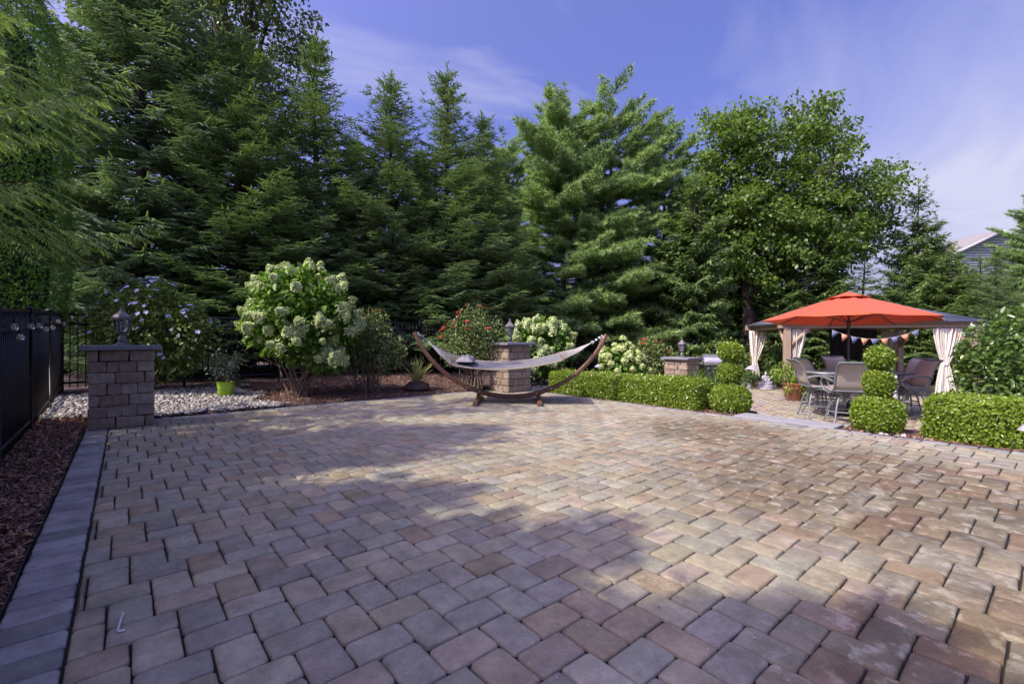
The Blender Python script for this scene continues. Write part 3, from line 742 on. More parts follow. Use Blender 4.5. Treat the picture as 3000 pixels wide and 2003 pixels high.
mb = MB(); mb.add(ICO2_V * np.array([0.62, 0.62, 3.3]) + np.array([0, 0, 3.5]), ICO2_F.tolist()); arb_i = mb.mesh('inner_twigs', M_CORE)
plant('arborvitae', p, [('trunk', arb_t), ('crown', arb_c), ('inner_twigs', arb_i)], 'dense bright green arborvitae column at the left edge behind the fence', 'arborvitae')

# white pines
pn_t, pn_c, n5 = conifer(12.5, 3.25, 71, dz=0.46, nb=7, step=0.175, lat=0.45, sstep_=0.115, sl=0.22, sw=0.2, prof=0.36, droop=0.04, up=0.45, irr=0.4, spire=0.97, side=44, kind='tuft', mat=LM_PINE, barkr=0.014, latmax=0.8)
pn2_t, pn2_c, n6 = conifer(12.5, 3.15, 83, dz=0.48, nb=7, step=0.175, lat=0.45, sstep_=0.115, sl=0.22, sw=0.2, prof=0.36, droop=0.03, up=0.48, irr=0.45, spire=0.97, side=44, kind='tuft', mat=LM_PINE, barkr=0.014, latmax=0.8, sparse=0.12)
print('pine', n5, n6)
plant('white_pine', gp(1650, 19.2), [('trunk', pn_t), ('crown', pn_c)], 'left of the two tall sunlit pines, behind the hammock', 'pine', 'tall pines behind the hammock', rz=0.8, sc=(0.97, 0.97, 0.88))
plant('white_pine', gp(1790, 19.8), [('trunk', pn2_t), ('crown', pn2_c)], 'right of the two tall sunlit pines, highest top of the garden centre', 'pine', 'tall pines behind the hammock', rz=2.2, sc=(1.0, 1.0, 0.935))
plant('white_pine', gp(1945, 21.5), [('trunk', pn2_t), ('crown', pn2_c)], 'smaller pine between the tall pines and the maple', 'pine', rz=4.2, sc=(0.95, 0.95, 0.88))
plant('white_pine', gp(3050, 16.0), [('trunk', pn_t), ('crown', pn_c)], 'bright green pine at the right edge in front of the house', 'pine', rz=1.2, sc=(0.52, 0.52, 0.52))
plant('white_pine', gp(1490, 24), [('trunk', pn_t), ('crown', pn_c)], 'distant pine in the gap between spruces and tall pines', 'pine', rz=3.0, sc=(0.8, 0.8, 0.92))

# broadleaf trees
mp_t, mp_c = cluster_tree(12.2, [((-0.5, 0, 9.8), (1.9, 2.0, 2.0)), ((2.6, 0, 9.4), (2.0, 2.0, 2.7)), ((5.1, 0.3, 7.7), (1.7, 1.7, 1.7)), ((1.6, 0, 6.4), (3.6, 2.6, 2.3)), ((-1.2, 0.2, 7.0), (2.2, 2.0, 2.3)), ((0.8, 0, 4.4), (3.0, 2.2, 1.4)), ((4.2, 0.2, 5.8), (1.9, 1.7, 1.5))],
                          91, 900, 62, 0.52, 0.155, 0.13, LM_MAPLE, 0.33, limbs=26)
plant('maple_tree', gp(2190, 20.0), [('trunk', mp_t), ('crown', mp_c)], 'big broadleaf tree with lobed sunlit crown left of the red umbrella', 'tree', rz=-TH)
ok_t, ok_c = cluster_tree(17.0, [((0.3, 0, 13.6), (2.3, 2.3, 3.8)), ((-3.6, 0.3, 13.2), (2.8, 2.2, 3.4)), ((-1.0, 0, 16.0), (3.0, 2.4, 2.2)), ((1.0, 0, 10.2), (1.6, 1.6, 1.8))],
                          97, 430, 64, 0.55, 0.17, 0.10, LM_OAK, 0.3, limbs=24)
plant('oak_tree', gp(715, 17.5), [('trunk', ok_t), ('crown', ok_c)], 'tall oak rising behind the spruces at the upper left', 'tree', rz=-TH)
bg_t, bg_c = cluster_tree(9.5, [((0, 0, 6.2), (2.9, 2.9, 3.0)), ((1.6, 0, 4.2), (2.2, 2.2, 2.2)), ((-1.6, 0, 3.8), (2.4, 2.2, 2.4))], 99, 260, 60, 0.55, 0.20, 0.15, LM_MAPLE, 0.18, limbs=16)
for i, (px, d, s, lab) in enumerate(((1560, 33, 0.62, 'distant broadleaf tree behind the hammock end of the pines'), (1850, 34, 0.65, 'distant broadleaf tree right of the tall pines'), (2090, 31, 0.7, 'distant tree seen under the maple left of the gazebo'),
                                     (2420, 33, 0.62, 'distant tree behind the gazebo roof'), (2640, 36, 0.6, 'distant tree right of the gazebo roof peak'), (1330, 38, 0.8, 'distant tree glimpsed through the spruce screen'),
                                     (1000, 36, 0.8, 'distant tree glimpsed behind the rose bushes'), (3080, 26, 0.72, 'tree cut by the right edge above the house'))):
    plant('broadleaf_tree', gp(px, d, -0.3), [('trunk', bg_t), ('crown', bg_c)], lab, 'tree', 'distant trees', rz=i * 1.1, sc=s)

# a far wood closing the view between the trunks
rr = np.random.default_rng(55); n = 30000
a_ = rr.uniform(-62, 58, n); dd = rr.uniform(40, 47, n); hh_ = (4.6 + 1.6 * np.sin(a_ * 0.33) + 1.0 * np.sin(a_ * 0.9 + 1)) * rr.random(n) ** 0.7
P = np.c_[dd * np.sin(np.radians(a_) + TH), dd * np.cos(np.radians(a_) + TH), hh_ - 0.4]
L = 0.42 + 0.3 * rr.random(n)
tag(inst('far_wood', fol('far_wood', P, unit(rr.normal(size=(n, 3))), unit(rr.normal(size=(n, 3)) * .7 + np.array([0, 0, 1.0])), s3(L, L * 0.75), rr.normal(0.5, 0.25, n) + 0.25 * np.sin(a_ * 1.7), LEAF, LEAF_F, LM_MAPLE)), 'far belt of green woodland beyond the garden', 'woodland', kind='stuff')

# dark cedars behind the gazebo and under the maple
ca_t, ca_c, n7 = conifer(7.0, 1.75, 113, dz=0.26, nb=7, step=0.12, lat=0.40, sstep_=0.055, sl=0.19, sw=0.055, prof=0.6, droop=0.02, up=0.45, side=45, kind='spray', hang=0.45, mat=LM_ARBOR2)
cb_t, cb_c, n8 = conifer(7.4, 1.7, 127, dz=0.36, nb=6, step=0.14, lat=0.36, sstep_=0.062, sl=0.18, sw=0.055, prof=0.75, droop=0.05, up=0.35, side=48, kind='spray', hang=0.30, mat=LM_ARBOR2, sparse=0.15)
print('cedar', n7, n8)
for i, (px, d, h, k, w, lab) in enumerate(((2035, 17.4, 7.6, 'a', 1.0, 'dark drooping cedar under the left side of the maple'), (1955, 18.8, 6.6, 'a', 1.0, 'dark cedar between the smaller pine and the maple'), (2290, 19.5, 5.4, 'a', 1.1, 'dark cedar behind the left corner of the gazebo'),
                                           (2400, 18.8, 6.0, 'a', 1.15, 'dark cedar directly behind the red umbrella'), (2530, 18.5, 5.2, 'b', 1.1, 'cedar behind the gazebo roof peak'), (2690, 19.4, 8.0, 'a', 0.95, 'open pointed cedar rising against the sky left of the house'),
                                           (2790, 17.6, 5.0, 'a', 1.05, 'dark cedar in front of the house wall'), (2870, 16.0, 4.4, 'b', 1.1, 'low cedar right of the gazebo roof'), (2760, 23.0, 6.4, 'a', 1.2, 'cedar just left of the house gable'), (2160, 21.5, 6.0, 'a', 1.2, 'cedar behind the maple trunk'), (2620, 17.6, 4.2, 'a', 1.1, 'low dark cedar behind the right half of the gazebo'))):
    t, c, H0 = (ca_t, ca_c, 7.0) if k == 'a' else (cb_t, cb_c, 7.4); s = h / H0
    plant('cedar_tree', gp(px, d), [('trunk', t), ('crown', c)], lab, 'cedar', 'dark cedars behind the gazebo', rz=i * 1.9, sc=(w * (0.6 + 0.4 * s), w * (0.6 + 0.4 * s), s))
plant('spruce_tree', gp(2920, 14.0), [('trunk', sC_t), ('crown', sC_c)], 'young open spruce in front of the house at the right', 'spruce', rz=0.7, sc=(0.5, 0.5, 0.46))

# ------------------------------------------------------------------ house behind the trees
M_SIDING = simple('blue_grey_siding', (0.52, 0.56, 0.60), 0.7, var=0.05, scale=2)
M_ROOF = simple('roof_shingle', (0.22, 0.21, 0.20), 0.9, var=0.25, scale=6, bump=0.5, bscale=30)
M_TRIM = simple('white_trim', (0.42, 0.43, 0.46), 0.6, var=0.04)
ho = empty('house', cf(37.9, 36, -0.5), -TH); tag(ho, 'blue grey sided house with gable roof behind the trees at right', 'house')
HW, PK, PI_ = 3.4, 10.1, 0.47
EV = PK - HW * PI_
mb = MB(); z = 0.0
while z < PK - 0.1:
    hw = HW if z < EV else (PK - z) / PI_
    hw2 = HW if z + 0.2 < EV else max(0.02, (PK - z - 0.2) / PI_)
    mb.add([(-hw, 0, z), (hw, 0, z), (hw2, 0.03, z + 0.2), (-hw2, 0.03, z + 0.2), (hw, 0.03, z), (-hw, 0.03, z)], [(0, 1, 2, 3), (1, 0, 5, 4)]); z += 0.2
mb.box((0, 2.75, EV / 2), (2 * HW - 0.02, 5.3, EV)); mb.add([(-HW, 0.05, EV), (HW, 0.05, EV), (0, 0.05, PK), (-HW, 5.4, EV), (HW, 5.4, EV), (0, 5.4, PK)], [(3, 5, 4)])
mb.build('wall', M_SIDING, ho, smooth=False)
ro = empty('roof', (0, 0, 0), parent=ho)
for s in (-1, 1):
    mb = MB(); mb.add([(s * (HW + .35), -.3, EV - .165), (0, -.3, PK + .0), (0, 5.7, PK), (s * (HW + .35), 5.7, EV - .165), (s * (HW + .35), -.3, EV - .045), (0, -.3, PK + .13), (0, 5.7, PK + .13), (s * (HW + .35), 5.7, EV - .045)],
                      [(0, 1, 2, 3), (4, 7, 6, 5), (0, 4, 5, 1), (0, 3, 7, 4), (2, 6, 7, 3)]); mb.build('roof_slope', M_ROOF, ro, smooth=False)
    mb = MB(); mb.bar([(s * (HW + .36), -.32, EV - .20), (0, -.32, PK - .02)], 0.05, 0.22); mb.build('rake_board', M_TRIM, ro, smooth=False)
w = MB(); w.box((-0.6, -0.04, 4.2), (1.1, 0.06, 1.5)); wo = w.build('window', M_TRIM, ho, smooth=False)
w = MB(); w.box((-0.6, -0.075, 4.2), (0.9, 0.02, 1.3)); w.build('pane', M_GLASS, wo, smooth=False)

# ------------------------------------------------------------------ shrubs and flowers
def bush(name, loc, blobs, nl, ll, lw, lmat, seed, label, cat, stems=14, stemr=0.011, smat=None, T=LEAF6, F=LEAF6_F, base=0.12, surf=0.33, rz=0.0, hang=0.25, tone=(0.42, 0.2), group=None):
    r = np.random.default_rng(seed); o = empty(name, loc, rz); tag(o, label, cat, group)
    vol = np.array([b[1][0] * b[1][1] * b[1][2] for b in blobs]) ** 0.8; pk = r.choice(len(blobs), nl, p=vol / vol.sum())
    bc = np.array([b[0] for b in blobs], float); br = np.array([b[1] for b in blobs], float)
    d = rdir(nl, r); k = (r.random((nl, 1)) ** surf) * (1 + 0.16 * noise3(d * 1.0, 2.6, seed))[:, None]
    P = bc[pk] + d * br[pk] * k
    sprig = np.floor(P / (ll * 2.4)); h = np.abs(np.sin(sprig @ np.array([12.9, 78.2, 37.7])) * 43758.5) % 1
    keep = (h > 0.16) & (P[:, 2] > 0.02); P = P[keep]; d = d[keep]; h = h[keep]; n = len(P)
    A = unit(d * 0.8 + r.normal(size=(n, 3)) * 0.6 + np.array([0, 0, -hang])); Nn = unit(d * 0.5 + r.normal(size=(n, 3)) * 0.45 + np.array([0, 0, 0.8]))
    L = ll * (0.6 + 0.7 * r.random(n))
    inst('foliage', fol('foliage', P, A, Nn, s3(L, L * lw / ll), r.normal(tone[0], tone[1], n) + (h - 0.5) * 0.3, T, F, lmat), o)
    mb = MB()
    for i in range(stems):
        b = r.integers(len(blobs)); e = bc[b] + rdir(1, r)[0] * br[b] * 0.75; e[2] = max(e[2], 0.25)
        a = r.random() * 6.28; s = np.array([math.cos(a), math.sin(a), 0]) * base * r.random()
        m = s + (e - s) * 0.5 + r.normal(size=3) * 0.06 + np.array([0, 0, 0.08]); m2 = s + (e - s) * 0.25 + r.normal(size=3) * 0.03 + np.array([0, 0, .06])
        mb.tube([s + np.array([0, 0, -.05]), m2, m, e], [stemr * 1.5, stemr * 1.25, stemr, stemr * 0.35], 5)
        for q in range(2):
            e2 = m + (e - m) * 0.4 + rdir(1, r)[0] * 0.3 * br[b].mean(); mb.tube([m, (m + e2) / 2 + r.normal(size=3) * .03, e2], [stemr * .7, stemr * .5, stemr * .25], 4)
    mb.build('stems', smat or M_STEM, o)
    return o
def head_mesh(seed, n, rad, hgt, pl, mat, dome=False):
    r = np.random.default_rng(seed)
    th = r.random(n) * 6.283; z = r.random(n) ** 0.8
    rr = rad * (np.sqrt(np.clip(1 - z ** 2, 0, 1)) if dome else (1 - z) ** 0.75 * 0.92 + 0.08) * (1 + 0.18 * r.normal(size=n))
    P = np.c_[rr * np.cos(th), rr * np.sin(th), z * hgt - hgt * .25]; Nn = unit(np.c_[np.cos(th), np.sin(th), 0.4 + z * 1.2] + r.normal(size=(n, 3)) * 0.35)
    A = unit(np.cross(Nn, r.normal(size=(n, 3)))); L = pl * (0.7 + 0.6 * r.random(n))
    return fol('flower_head', P - A * L[:, None] * 0.5, A, Nn, s3(L, L), r.normal(0.55, 0.24, n), LEAF, LEAF_F, mat)
def heads(o, blobs, n, meshes, seed, name='flower_head', size=(0.8, 1.2), zmin=-0.6, out=1.0, bias=0.3, tilt=0.6, front=0.0):
    "flowers spread over the crown surface, facing up and out"
    r = np.random.default_rng(seed); bc = np.array([b[0] for b in blobs], float); br = np.array([b[1] for b in blobs], float)
    done = 0; tries = 0
    while done < n and tries < n * 60:
        tries += 1; b = r.integers(len(blobs)); d = rdir(1, r)[0]
        if d[2] < zmin or r.random() > 0.45 + bias * d[2]: continue
        if front and r.random() < front * 0.5 * (1 + d[1]): continue
        p = bc[b] + d * br[b] * out
        if any((((p - bc[j]) / br[j]) ** 2).sum() < 0.78 for j in range(len(blobs)) if j != b): continue
        ax = Vector(unit(np.array([d[0], d[1], d[2] * 0.6 + tilt])) + r.normal(size=3) * 0.15)
        inst(name, meshes[r.integers(len(meshes))], o, tuple(p), ax.to_track_quat('Z', 'Y').to_euler(), float(r.uniform(*size))); done += 1
HM = [head_mesh(k, 100, 0.105, 0.17, 0.044, LM_FLOW) for k in range(3)]
HG = [head_mesh(k + 5, 100, 0.10, 0.13, 0.042, LM_FLOWG, True) for k in range(3)]
def bloom_mesh(seed, mat, rad, np_=5, layers=1, cup=0.35):
    r = np.random.default_rng(seed); P, A, Nn, L = [], [], [], []
    for l in range(layers):
        for k in range(np_):
            a = 6.283 * k / np_ + l * 0.6 + r.normal() * 0.1; q = cup + l * 0.5
            A.append((math.cos(a), math.sin(a), q)); Nn.append((-math.cos(a) * q, -math.sin(a) * q, 1)); P.append((0, 0, l * rad * 0.08)); L.append(rad * (1 - 0.2 * l))
    P, A, Nn, L = map(np.array, (P, A, Nn, L)); return fol('bloom', P, unit(A.astype(float)), unit(Nn.astype(float)), s3(L, L * 0.95), r.normal(0.5, 0.25, len(P)), LEAF6, LEAF6_F, mat)
BR = [bloom_mesh(k, LM_RED, 0.042, 6, 3) for k in range(2)]
BB = [bloom_mesh(k + 3, LM_BLUE, 0.058, 5, 1, 0.3) for k in range(2)]

hb = [((0.05, 0, 1.85), (0.95, 0.85, 0.75)), ((0.45, 0, 1.45), (0.70, 0.7, 0.62)), ((-0.50, 0, 1.40), (0.62, 0.62, 0.55)), ((0.1, -0.1, 1.05), (0.72, 0.7, 0.42)), ((0.62, -0.2, 0.72), (0.34, 0.34, 0.22)), ((-0.2, 0, 2.15), (0.5, 0.5, 0.42))]
p = gnd(880, 1157, 0.08)
o = bush('hydrangea_tree', (p.x, p.y, 0.06), hb, 5200, 0.135, 0.085, LM_HYD, 201, 'large white flowering hydrangea on bare stems by the patio', 'hydrangea', stems=20, stemr=0.014, rz=-TH, base=0.16)
heads(o, hb, 128, HM, 202, size=(0.7, 1.35), out=1.03, bias=0.55, front=0.5)
p = gnd(690, 1146, 0.1)
bush('seedling', (p.x + 0.05, p.y, 0.10), [((0, 0, 0.10), (0.13, 0.13, 0.10))], 90, 0.07, 0.04, LM_HYD, 204, 'small leafy green seedling near the hydrangea stems', 'plant', stems=4, stemr=0.004)
p = gnd(1085, 1142, 0.10)
rb = [((-0.25, 0, 1.0), (0.55, 0.5, 0.62)), ((0.25, 0, 0.85), (0.55, 0.5, 0.55)), ((0.0, 0, 1.45), (0.42, 0.4, 0.38)), ((-0.5, 0, 0.7), (0.35, 0.35, 0.35))]
o = bush('rose_bush', (p.x, p.y, 0.08), rb, 6500, 0.062, 0.036, LM_ROSE, 211, 'twiggy rose bush with few red blooms left of the hammock', 'rose bush', stems=26, stemr=0.009, rz=-TH, base=0.3, surf=0.5, group='rose bushes')
heads(o, rb[2:3], 5, BR, 212, 'bloom', (0.9, 1.3), 0.3, 1.0, 0.5)
p = gnd(1385, 1132, 0.10)
rb = [((-0.35, 0, 1.0), (0.5, 0.5, 0.58)), ((0.3, 0, 1.2), (0.52, 0.5, 0.55)), ((0.0, 0, 1.6), (0.46, 0.42, 0.38)), ((-0.1, 0, 0.8), (0.5, 0.45, 0.3))]
o = bush('rose_bush', (p.x, p.y, 0.08), rb, 4300, 0.066, 0.038, LM_ROSE, 221, 'tall rose bush with many red blooms behind the hammock pillow', 'rose bush', stems=24, stemr=0.013, rz=-TH, base=0.3, surf=0.5, group='rose bushes')
heads(o, rb[:3], 20, BR, 222, 'bloom', (0.7, 1.2), -0.2, 1.0, 0.4, front=0.6)
p = at(1578, 1100, 12.3)
hb = [((-0.3, 0, 1.1), (0.62, 0.55, 0.55)), ((0.30, 0, 1.15), (0.62, 0.55, 0.52)), ((0.0, 0, 0.65), (0.7, 0.6, 0.45)), ((0.05, 0, 1.5), (0.45, 0.45, 0.25))]
o = bush('hydrangea', (p.x, p.y, 0.0), hb, 3200, 0.14, 0.09, LM_HYD, 231, 'white hydrangea bush behind the middle brick pillar', 'hydrangea', stems=12, rz=-TH, group='hydrangea bushes')
heads(o, hb, 62, HM, 232, size=(0.8, 1.3), out=1.03, front=0.7)
p = at(1822, 1090, 14.0)
hb = [((0, 0, 0.72), (0.62, 0.55, 0.5)), ((0.3, 0, 0.55), (0.5, 0.5, 0.42)), ((-0.2, 0, 1.0), (0.42, 0.4, 0.28))]
o = bush('hydrangea', (p.x, p.y, -0.25), hb, 2600, 0.11, 0.07, LM_HYD, 241, 'hydrangea with round lime blooms at the right end of the hammock', 'hydrangea', stems=10, rz=-TH, group='hydrangea bushes')
heads(o, hb, 56, HG, 242, size=(0.8, 1.15), out=1.04, front=0.7)
for k, (x, z) in enumerate(((-0.48, 1.45), (0.02, 1.46), (0.18, 1.30))):
    mb = MB(); mb.tube([(x * .6, 0, .8), (x, 0, z)], 0.006, 4); mb.build('flower_stalk', M_STEM, o); inst('flower_head', HG[k], o, (x, 0, z), sc=1.15)
p = at(1918, 1090, 15.2)
rb = [((0, 0, 0.9), (0.6, 0.5, 0.55)), ((0.35, 0, 0.7), (0.5, 0.45, 0.45)), ((-0.25, 0, 1.2), (0.4, 0.4, 0.35))]
o = bush('rose_bush', (p.x, p.y, -0.25), rb, 4200, 0.075, 0.05, LM_ROSE, 251, 'rose bush with scattered red blooms left of the far pillar', 'rose bush', stems=12, rz=-TH, surf=0.45, group='rose bushes', tone=(0.6, 0.25))
heads(o, rb, 14, BR, 252, 'bloom', (0.9, 1.4), -0.2, 1.0, 0.4, front=0.6)
p = at(432, 1110, 9.15)
sb = [((0, 0, 1.45), (1.0, 0.8, 0.72)), ((0.55, 0, 1.2), (0.78, 0.7, 0.62)), ((-0.55, 0, 1.25), (0.7, 0.6, 0.6)), ((0.45, 0, 0.7), (0.5, 0.5, 0.45)), ((0.1, 0, 1.9), (0.6, 0.5, 0.4))]
o = bush('hibiscus_shrub', (p.x, p.y, 0.12), sb, 8500, 0.088, 0.05, LM_SHAR, 261, 'wide shrub with pale blue flowers behind the nearest brick pillar', 'hibiscus', stems=16, rz=-TH, surf=0.42)
heads(o, sb, 120, BB, 262, 'bloom', (0.45, 0.95), -0.1, 1.02, 0.5, front=0.7)
p = at(1690, 1050, 18.6)
sb = [((0, 0, 1.35), (0.95, 0.6, 0.55)), ((-0.5, 0, 1.2), (0.7, 0.6, 0.5)), ((0.6, 0, 1.5), (0.6, 0.5, 0.45))]
o = bush('hibiscus_shrub', (p.x, p.y, -0.1), sb, 4200, 0.10, 0.06, LM_SHAR, 271, 'sunlit shrub with pale flowers behind the fence right of the hammock', 'hibiscus', stems=10, rz=-TH, tone=(0.6, 0.22))
heads(o, sb, 16, BB, 272, 'bloom', (1.0, 1.5), -0.2, 1.02, 0.3, front=0.7)
p = at(1985, 1060, 17.2)
sb = [((0, 0, 1.25), (0.8, 0.6, 0.65)), ((-0.5, 0, 1.0), (0.6, 0.5, 0.5))]
o = bush('hibiscus_shrub', (p.x, p.y, -0.33), sb, 3600, 0.10, 0.055, LM_SHAR, 281, 'shaded shrub with blue white flowers behind the far pillar lantern', 'hibiscus', stems=10, rz=-TH)
heads(o, sb, 14, BB, 282, 'bloom', (1.0, 1.5), -0.2, 1.02, 0.3, front=0.7)

# spiky and clipped plants
def spiky(name, loc, n, L0, W0, mat, seed, label, cat, spread=0.9, core=None, flop=0.15):
    r = np.random.default_rng(seed); o = empty(name, loc); tag(o, label, cat)
    a = r.random(n) * 6.283; e = np.clip(np.abs(r.normal(0, spread, n)), 0, 1.9)
    A = np.c_[np.cos(a) * np.sin(e), np.sin(a) * np.sin(e), np.cos(e)]; Nn = unit(np.c_[-np.cos(a) * np.cos(e), -np.sin(a) * np.cos(e), np.sin(e)] + r.normal(size=(n, 3)) * 0.15)
    L = L0 * (0.65 + 0.45 * r.random(n)); S = np.stack([L, np.full(n, W0), L * flop / 0.16], 1)
    inst('leaves', fol('leaves', np.c_[np.cos(a) * .02, np.sin(a) * .02, np.full(n, 0.02)], A, Nn, S, r.normal(0.5, 0.22, n), BLADE, BLADE_F4 + BLADE_F3, mat), o)
    return o
p = gnd(1222, 1137, 0.10)
yo = spiky('yucca', (p.x, p.y, 0.19), 74, 0.64, 0.036, LM_YUC, 301, 'spiky variegated yucca in the mulch under the hammock tip', 'yucca', 0.62)
mb = MB(); V = ICO2_V * np.array([0.30, 0.30, 0.17]) * (1 + 0.08 * noise3(ICO2_V, 5, 4))[:, None]; mb.add(V + np.array([0, 0, -0.08]), ICO2_F.tolist()); mb.build('root_mound', M_SOIL, yo)
p = at(2062, 1115, 8.7)
for k, (du, dv) in enumerate(((0, 0), (0.12, -0.35))):
    spiky('daylily', (8.35 + du, 4.55 + dv, -0.02), 60, 0.78, 0.018, LM_HYD, 311 + k, ('grassy daylily clump rising behind the left hedge', 'second grassy daylily clump, nearer the left topiary')[k], 'daylily', 0.5, flop=0.4)

def hedge(label, c, d, n, seed):
    o = empty('box_hedge', (c[0], c[1], c[2] - d[2] / 2)); tag(o, label, 'hedge', 'clipped box hedges')
    rc = (0, 0, d[2] / 2)
    inst('foliage', shell(rbox(rc, d, 0.09, 0.045, seed), n, seed, 0.042, 0.027, LM_BOX, jit=0.65, depth=0.022), o)
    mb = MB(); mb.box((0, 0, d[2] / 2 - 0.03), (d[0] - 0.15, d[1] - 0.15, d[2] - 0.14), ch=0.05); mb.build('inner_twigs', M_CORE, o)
    mb = MB(); r = np.random.default_rng(seed)
    for k in range(int(d[1] / 0.16)):
        y = -d[1] / 2 + 0.1 + k * 0.16
        for x in (-d[0] * .32, d[0] * .32): mb.tube([(x * .6, y, -0.02), (x + r.normal() * .03, y + r.normal() * .05, 0.22)], [0.012, 0.006], 4)
    mb.build('stems', M_TWIG, o)
hedge('long clipped box hedge between the middle pillar and left topiary', (7.80, 5.86, 0.20), (0.58, 3.60, 0.53), 40000, 321)
hedge('clipped box hedge at the right edge in front of the glossy shrub', (7.90, -1.02, 0.205), (0.68, 4.28, 0.54), 52000, 322)
def topiary(label, loc, balls, n, seed):
    o = empty('topiary', loc, -TH); tag(o, label, 'topiary', 'three tier box topiaries')
    mb = MB(); mb.tube([(0, 0, -0.05), (0.01, 0, 0.5), (0, 0, 1.0)], [0.022, 0.018, 0.012], 7); mb.build('stem', M_TWIG, o)
    for i, (c, rad, sq) in enumerate(balls):
        b = inst('foliage_ball', shell(ball(c, rad, 0.05, seed + i, sq), int(n * rad[0] * rad[2] / 0.055), seed + i, 0.040, 0.026, LM_BOX, jit=0.6, depth=0.02), o)
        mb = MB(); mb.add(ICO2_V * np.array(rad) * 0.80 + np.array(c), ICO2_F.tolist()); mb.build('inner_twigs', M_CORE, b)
topiary('three tier box topiary left of the stone step', (7.93, 3.68, -0.06), [((0, 0, 0.235), (0.285, 0.285, 0.26), 2.4), ((-0.01, 0, 0.70), (0.175, 0.175, 0.18), 2.1), ((0, 0, 1.055), (0.172, 0.172, 0.14), 2.3)], 13000, 331)
topiary('three tier box topiary right of the stone step, before the chairs', (7.72, 1.62, -0.06), [((0, 0, 0.24), (0.24, 0.24, 0.25), 2.8), ((0.02, 0, 0.685), (0.148, 0.148, 0.17), 2.1), ((0.03, 0, 1.02), (0.136, 0.136, 0.13), 2.3)], 13000, 341)
def globe(label, loc, rad, seed):
    o = empty('globe_shrub', loc); tag(o, label, 'shrub', 'golden globe shrubs')
    inst('foliage', shell(ball((0, 0, rad[2] * .95), rad, 0.05, seed, 2.4), 7500, seed, 0.034, 0.020, LM_GOLD, jit=0.6, depth=0.015), o)
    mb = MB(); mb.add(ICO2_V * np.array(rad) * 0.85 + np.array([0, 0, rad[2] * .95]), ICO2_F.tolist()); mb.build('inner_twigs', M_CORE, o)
p = at(1795, 1097, 11.2); globe('golden clipped globe shrub behind the left hedge', (p.x, p.y, -0.08), (0.19, 0.19, 0.225), 351)
p = at(1652, 1097, 12.0); globe('dark clipped globe shrub under the hammock spreader bar', (p.x, p.y, 0.0), (0.19, 0.19, 0.24), 352)
p = at(2992, 1150, 7.9)
gb = [((0, 0, 1.25), (0.85, 0.8, 0.85)), ((-0.45, -0.1, 0.85), (0.62, 0.6, 0.62)), ((0.4, 0, 1.6), (0.75, 0.7, 0.6)), ((-0.15, -0.2, 0.55), (0.7, 0.6, 0.45))]
bush('glossy_shrub', (p.x, p.y, -0.36), gb, 9000, 0.105, 0.058, LM_GLOSS, 361, 'tall glossy leaved shrub behind the right hedge', 'shrub', stems=18, rz=-TH, surf=0.28, hang=0.35)
p = at(2862, 1140, 8.3)
bush('low_evergreen', (p.x, p.y, -0.33), [((0, 0, 0.35), (0.4, 0.3, 0.28)), ((-0.2, 0, 0.25), (0.3, 0.3, 0.2))], 2600, 0.07, 0.025, LM_ARBOR, 371, 'low green plant between curtain and glossy shrub', 'plant', stems=8, rz=-TH)
# shade planting behind the fence and round the gazebo, dim in the photograph
for k, (px, d, s, lab) in enumerate(((2105, 15.8, 1.1, 'dark leafy plant beside the thick tree trunk'), (2330, 18.5, 1.3, 'leafy shrub seen through the left bay of the gazebo'), (2460, 18.0, 1.35, 'leafy shrub seen under the umbrella behind the table'), (2560, 17.4, 1.25, 'leafy shrub behind the black hanging panel'), (2690, 17.0, 1.35, 'leafy shrub seen through the right bay of the gazebo'), (2200, 18.0, 1.2, 'leafy shrub behind the statue'))):
    p = at(px, 1100, d)
    bush('shade_shrub', (p.x, p.y, -0.38), [((0, 0, 0.8 * s), (0.8 * s, 0.6 * s, 0.7 * s)), ((-.5 * s, 0, 0.5 * s), (0.6 * s, 0.5 * s, 0.5 * s)), ((.55 * s, 0, 0.6 * s), (0.6 * s, 0.5 * s, 0.55 * s))], 2600, 0.13, 0.07, LM_SHAR, 380 + k, lab, 'shrub', stems=8, rz=-TH, group='shade shrubs round the gazebo')
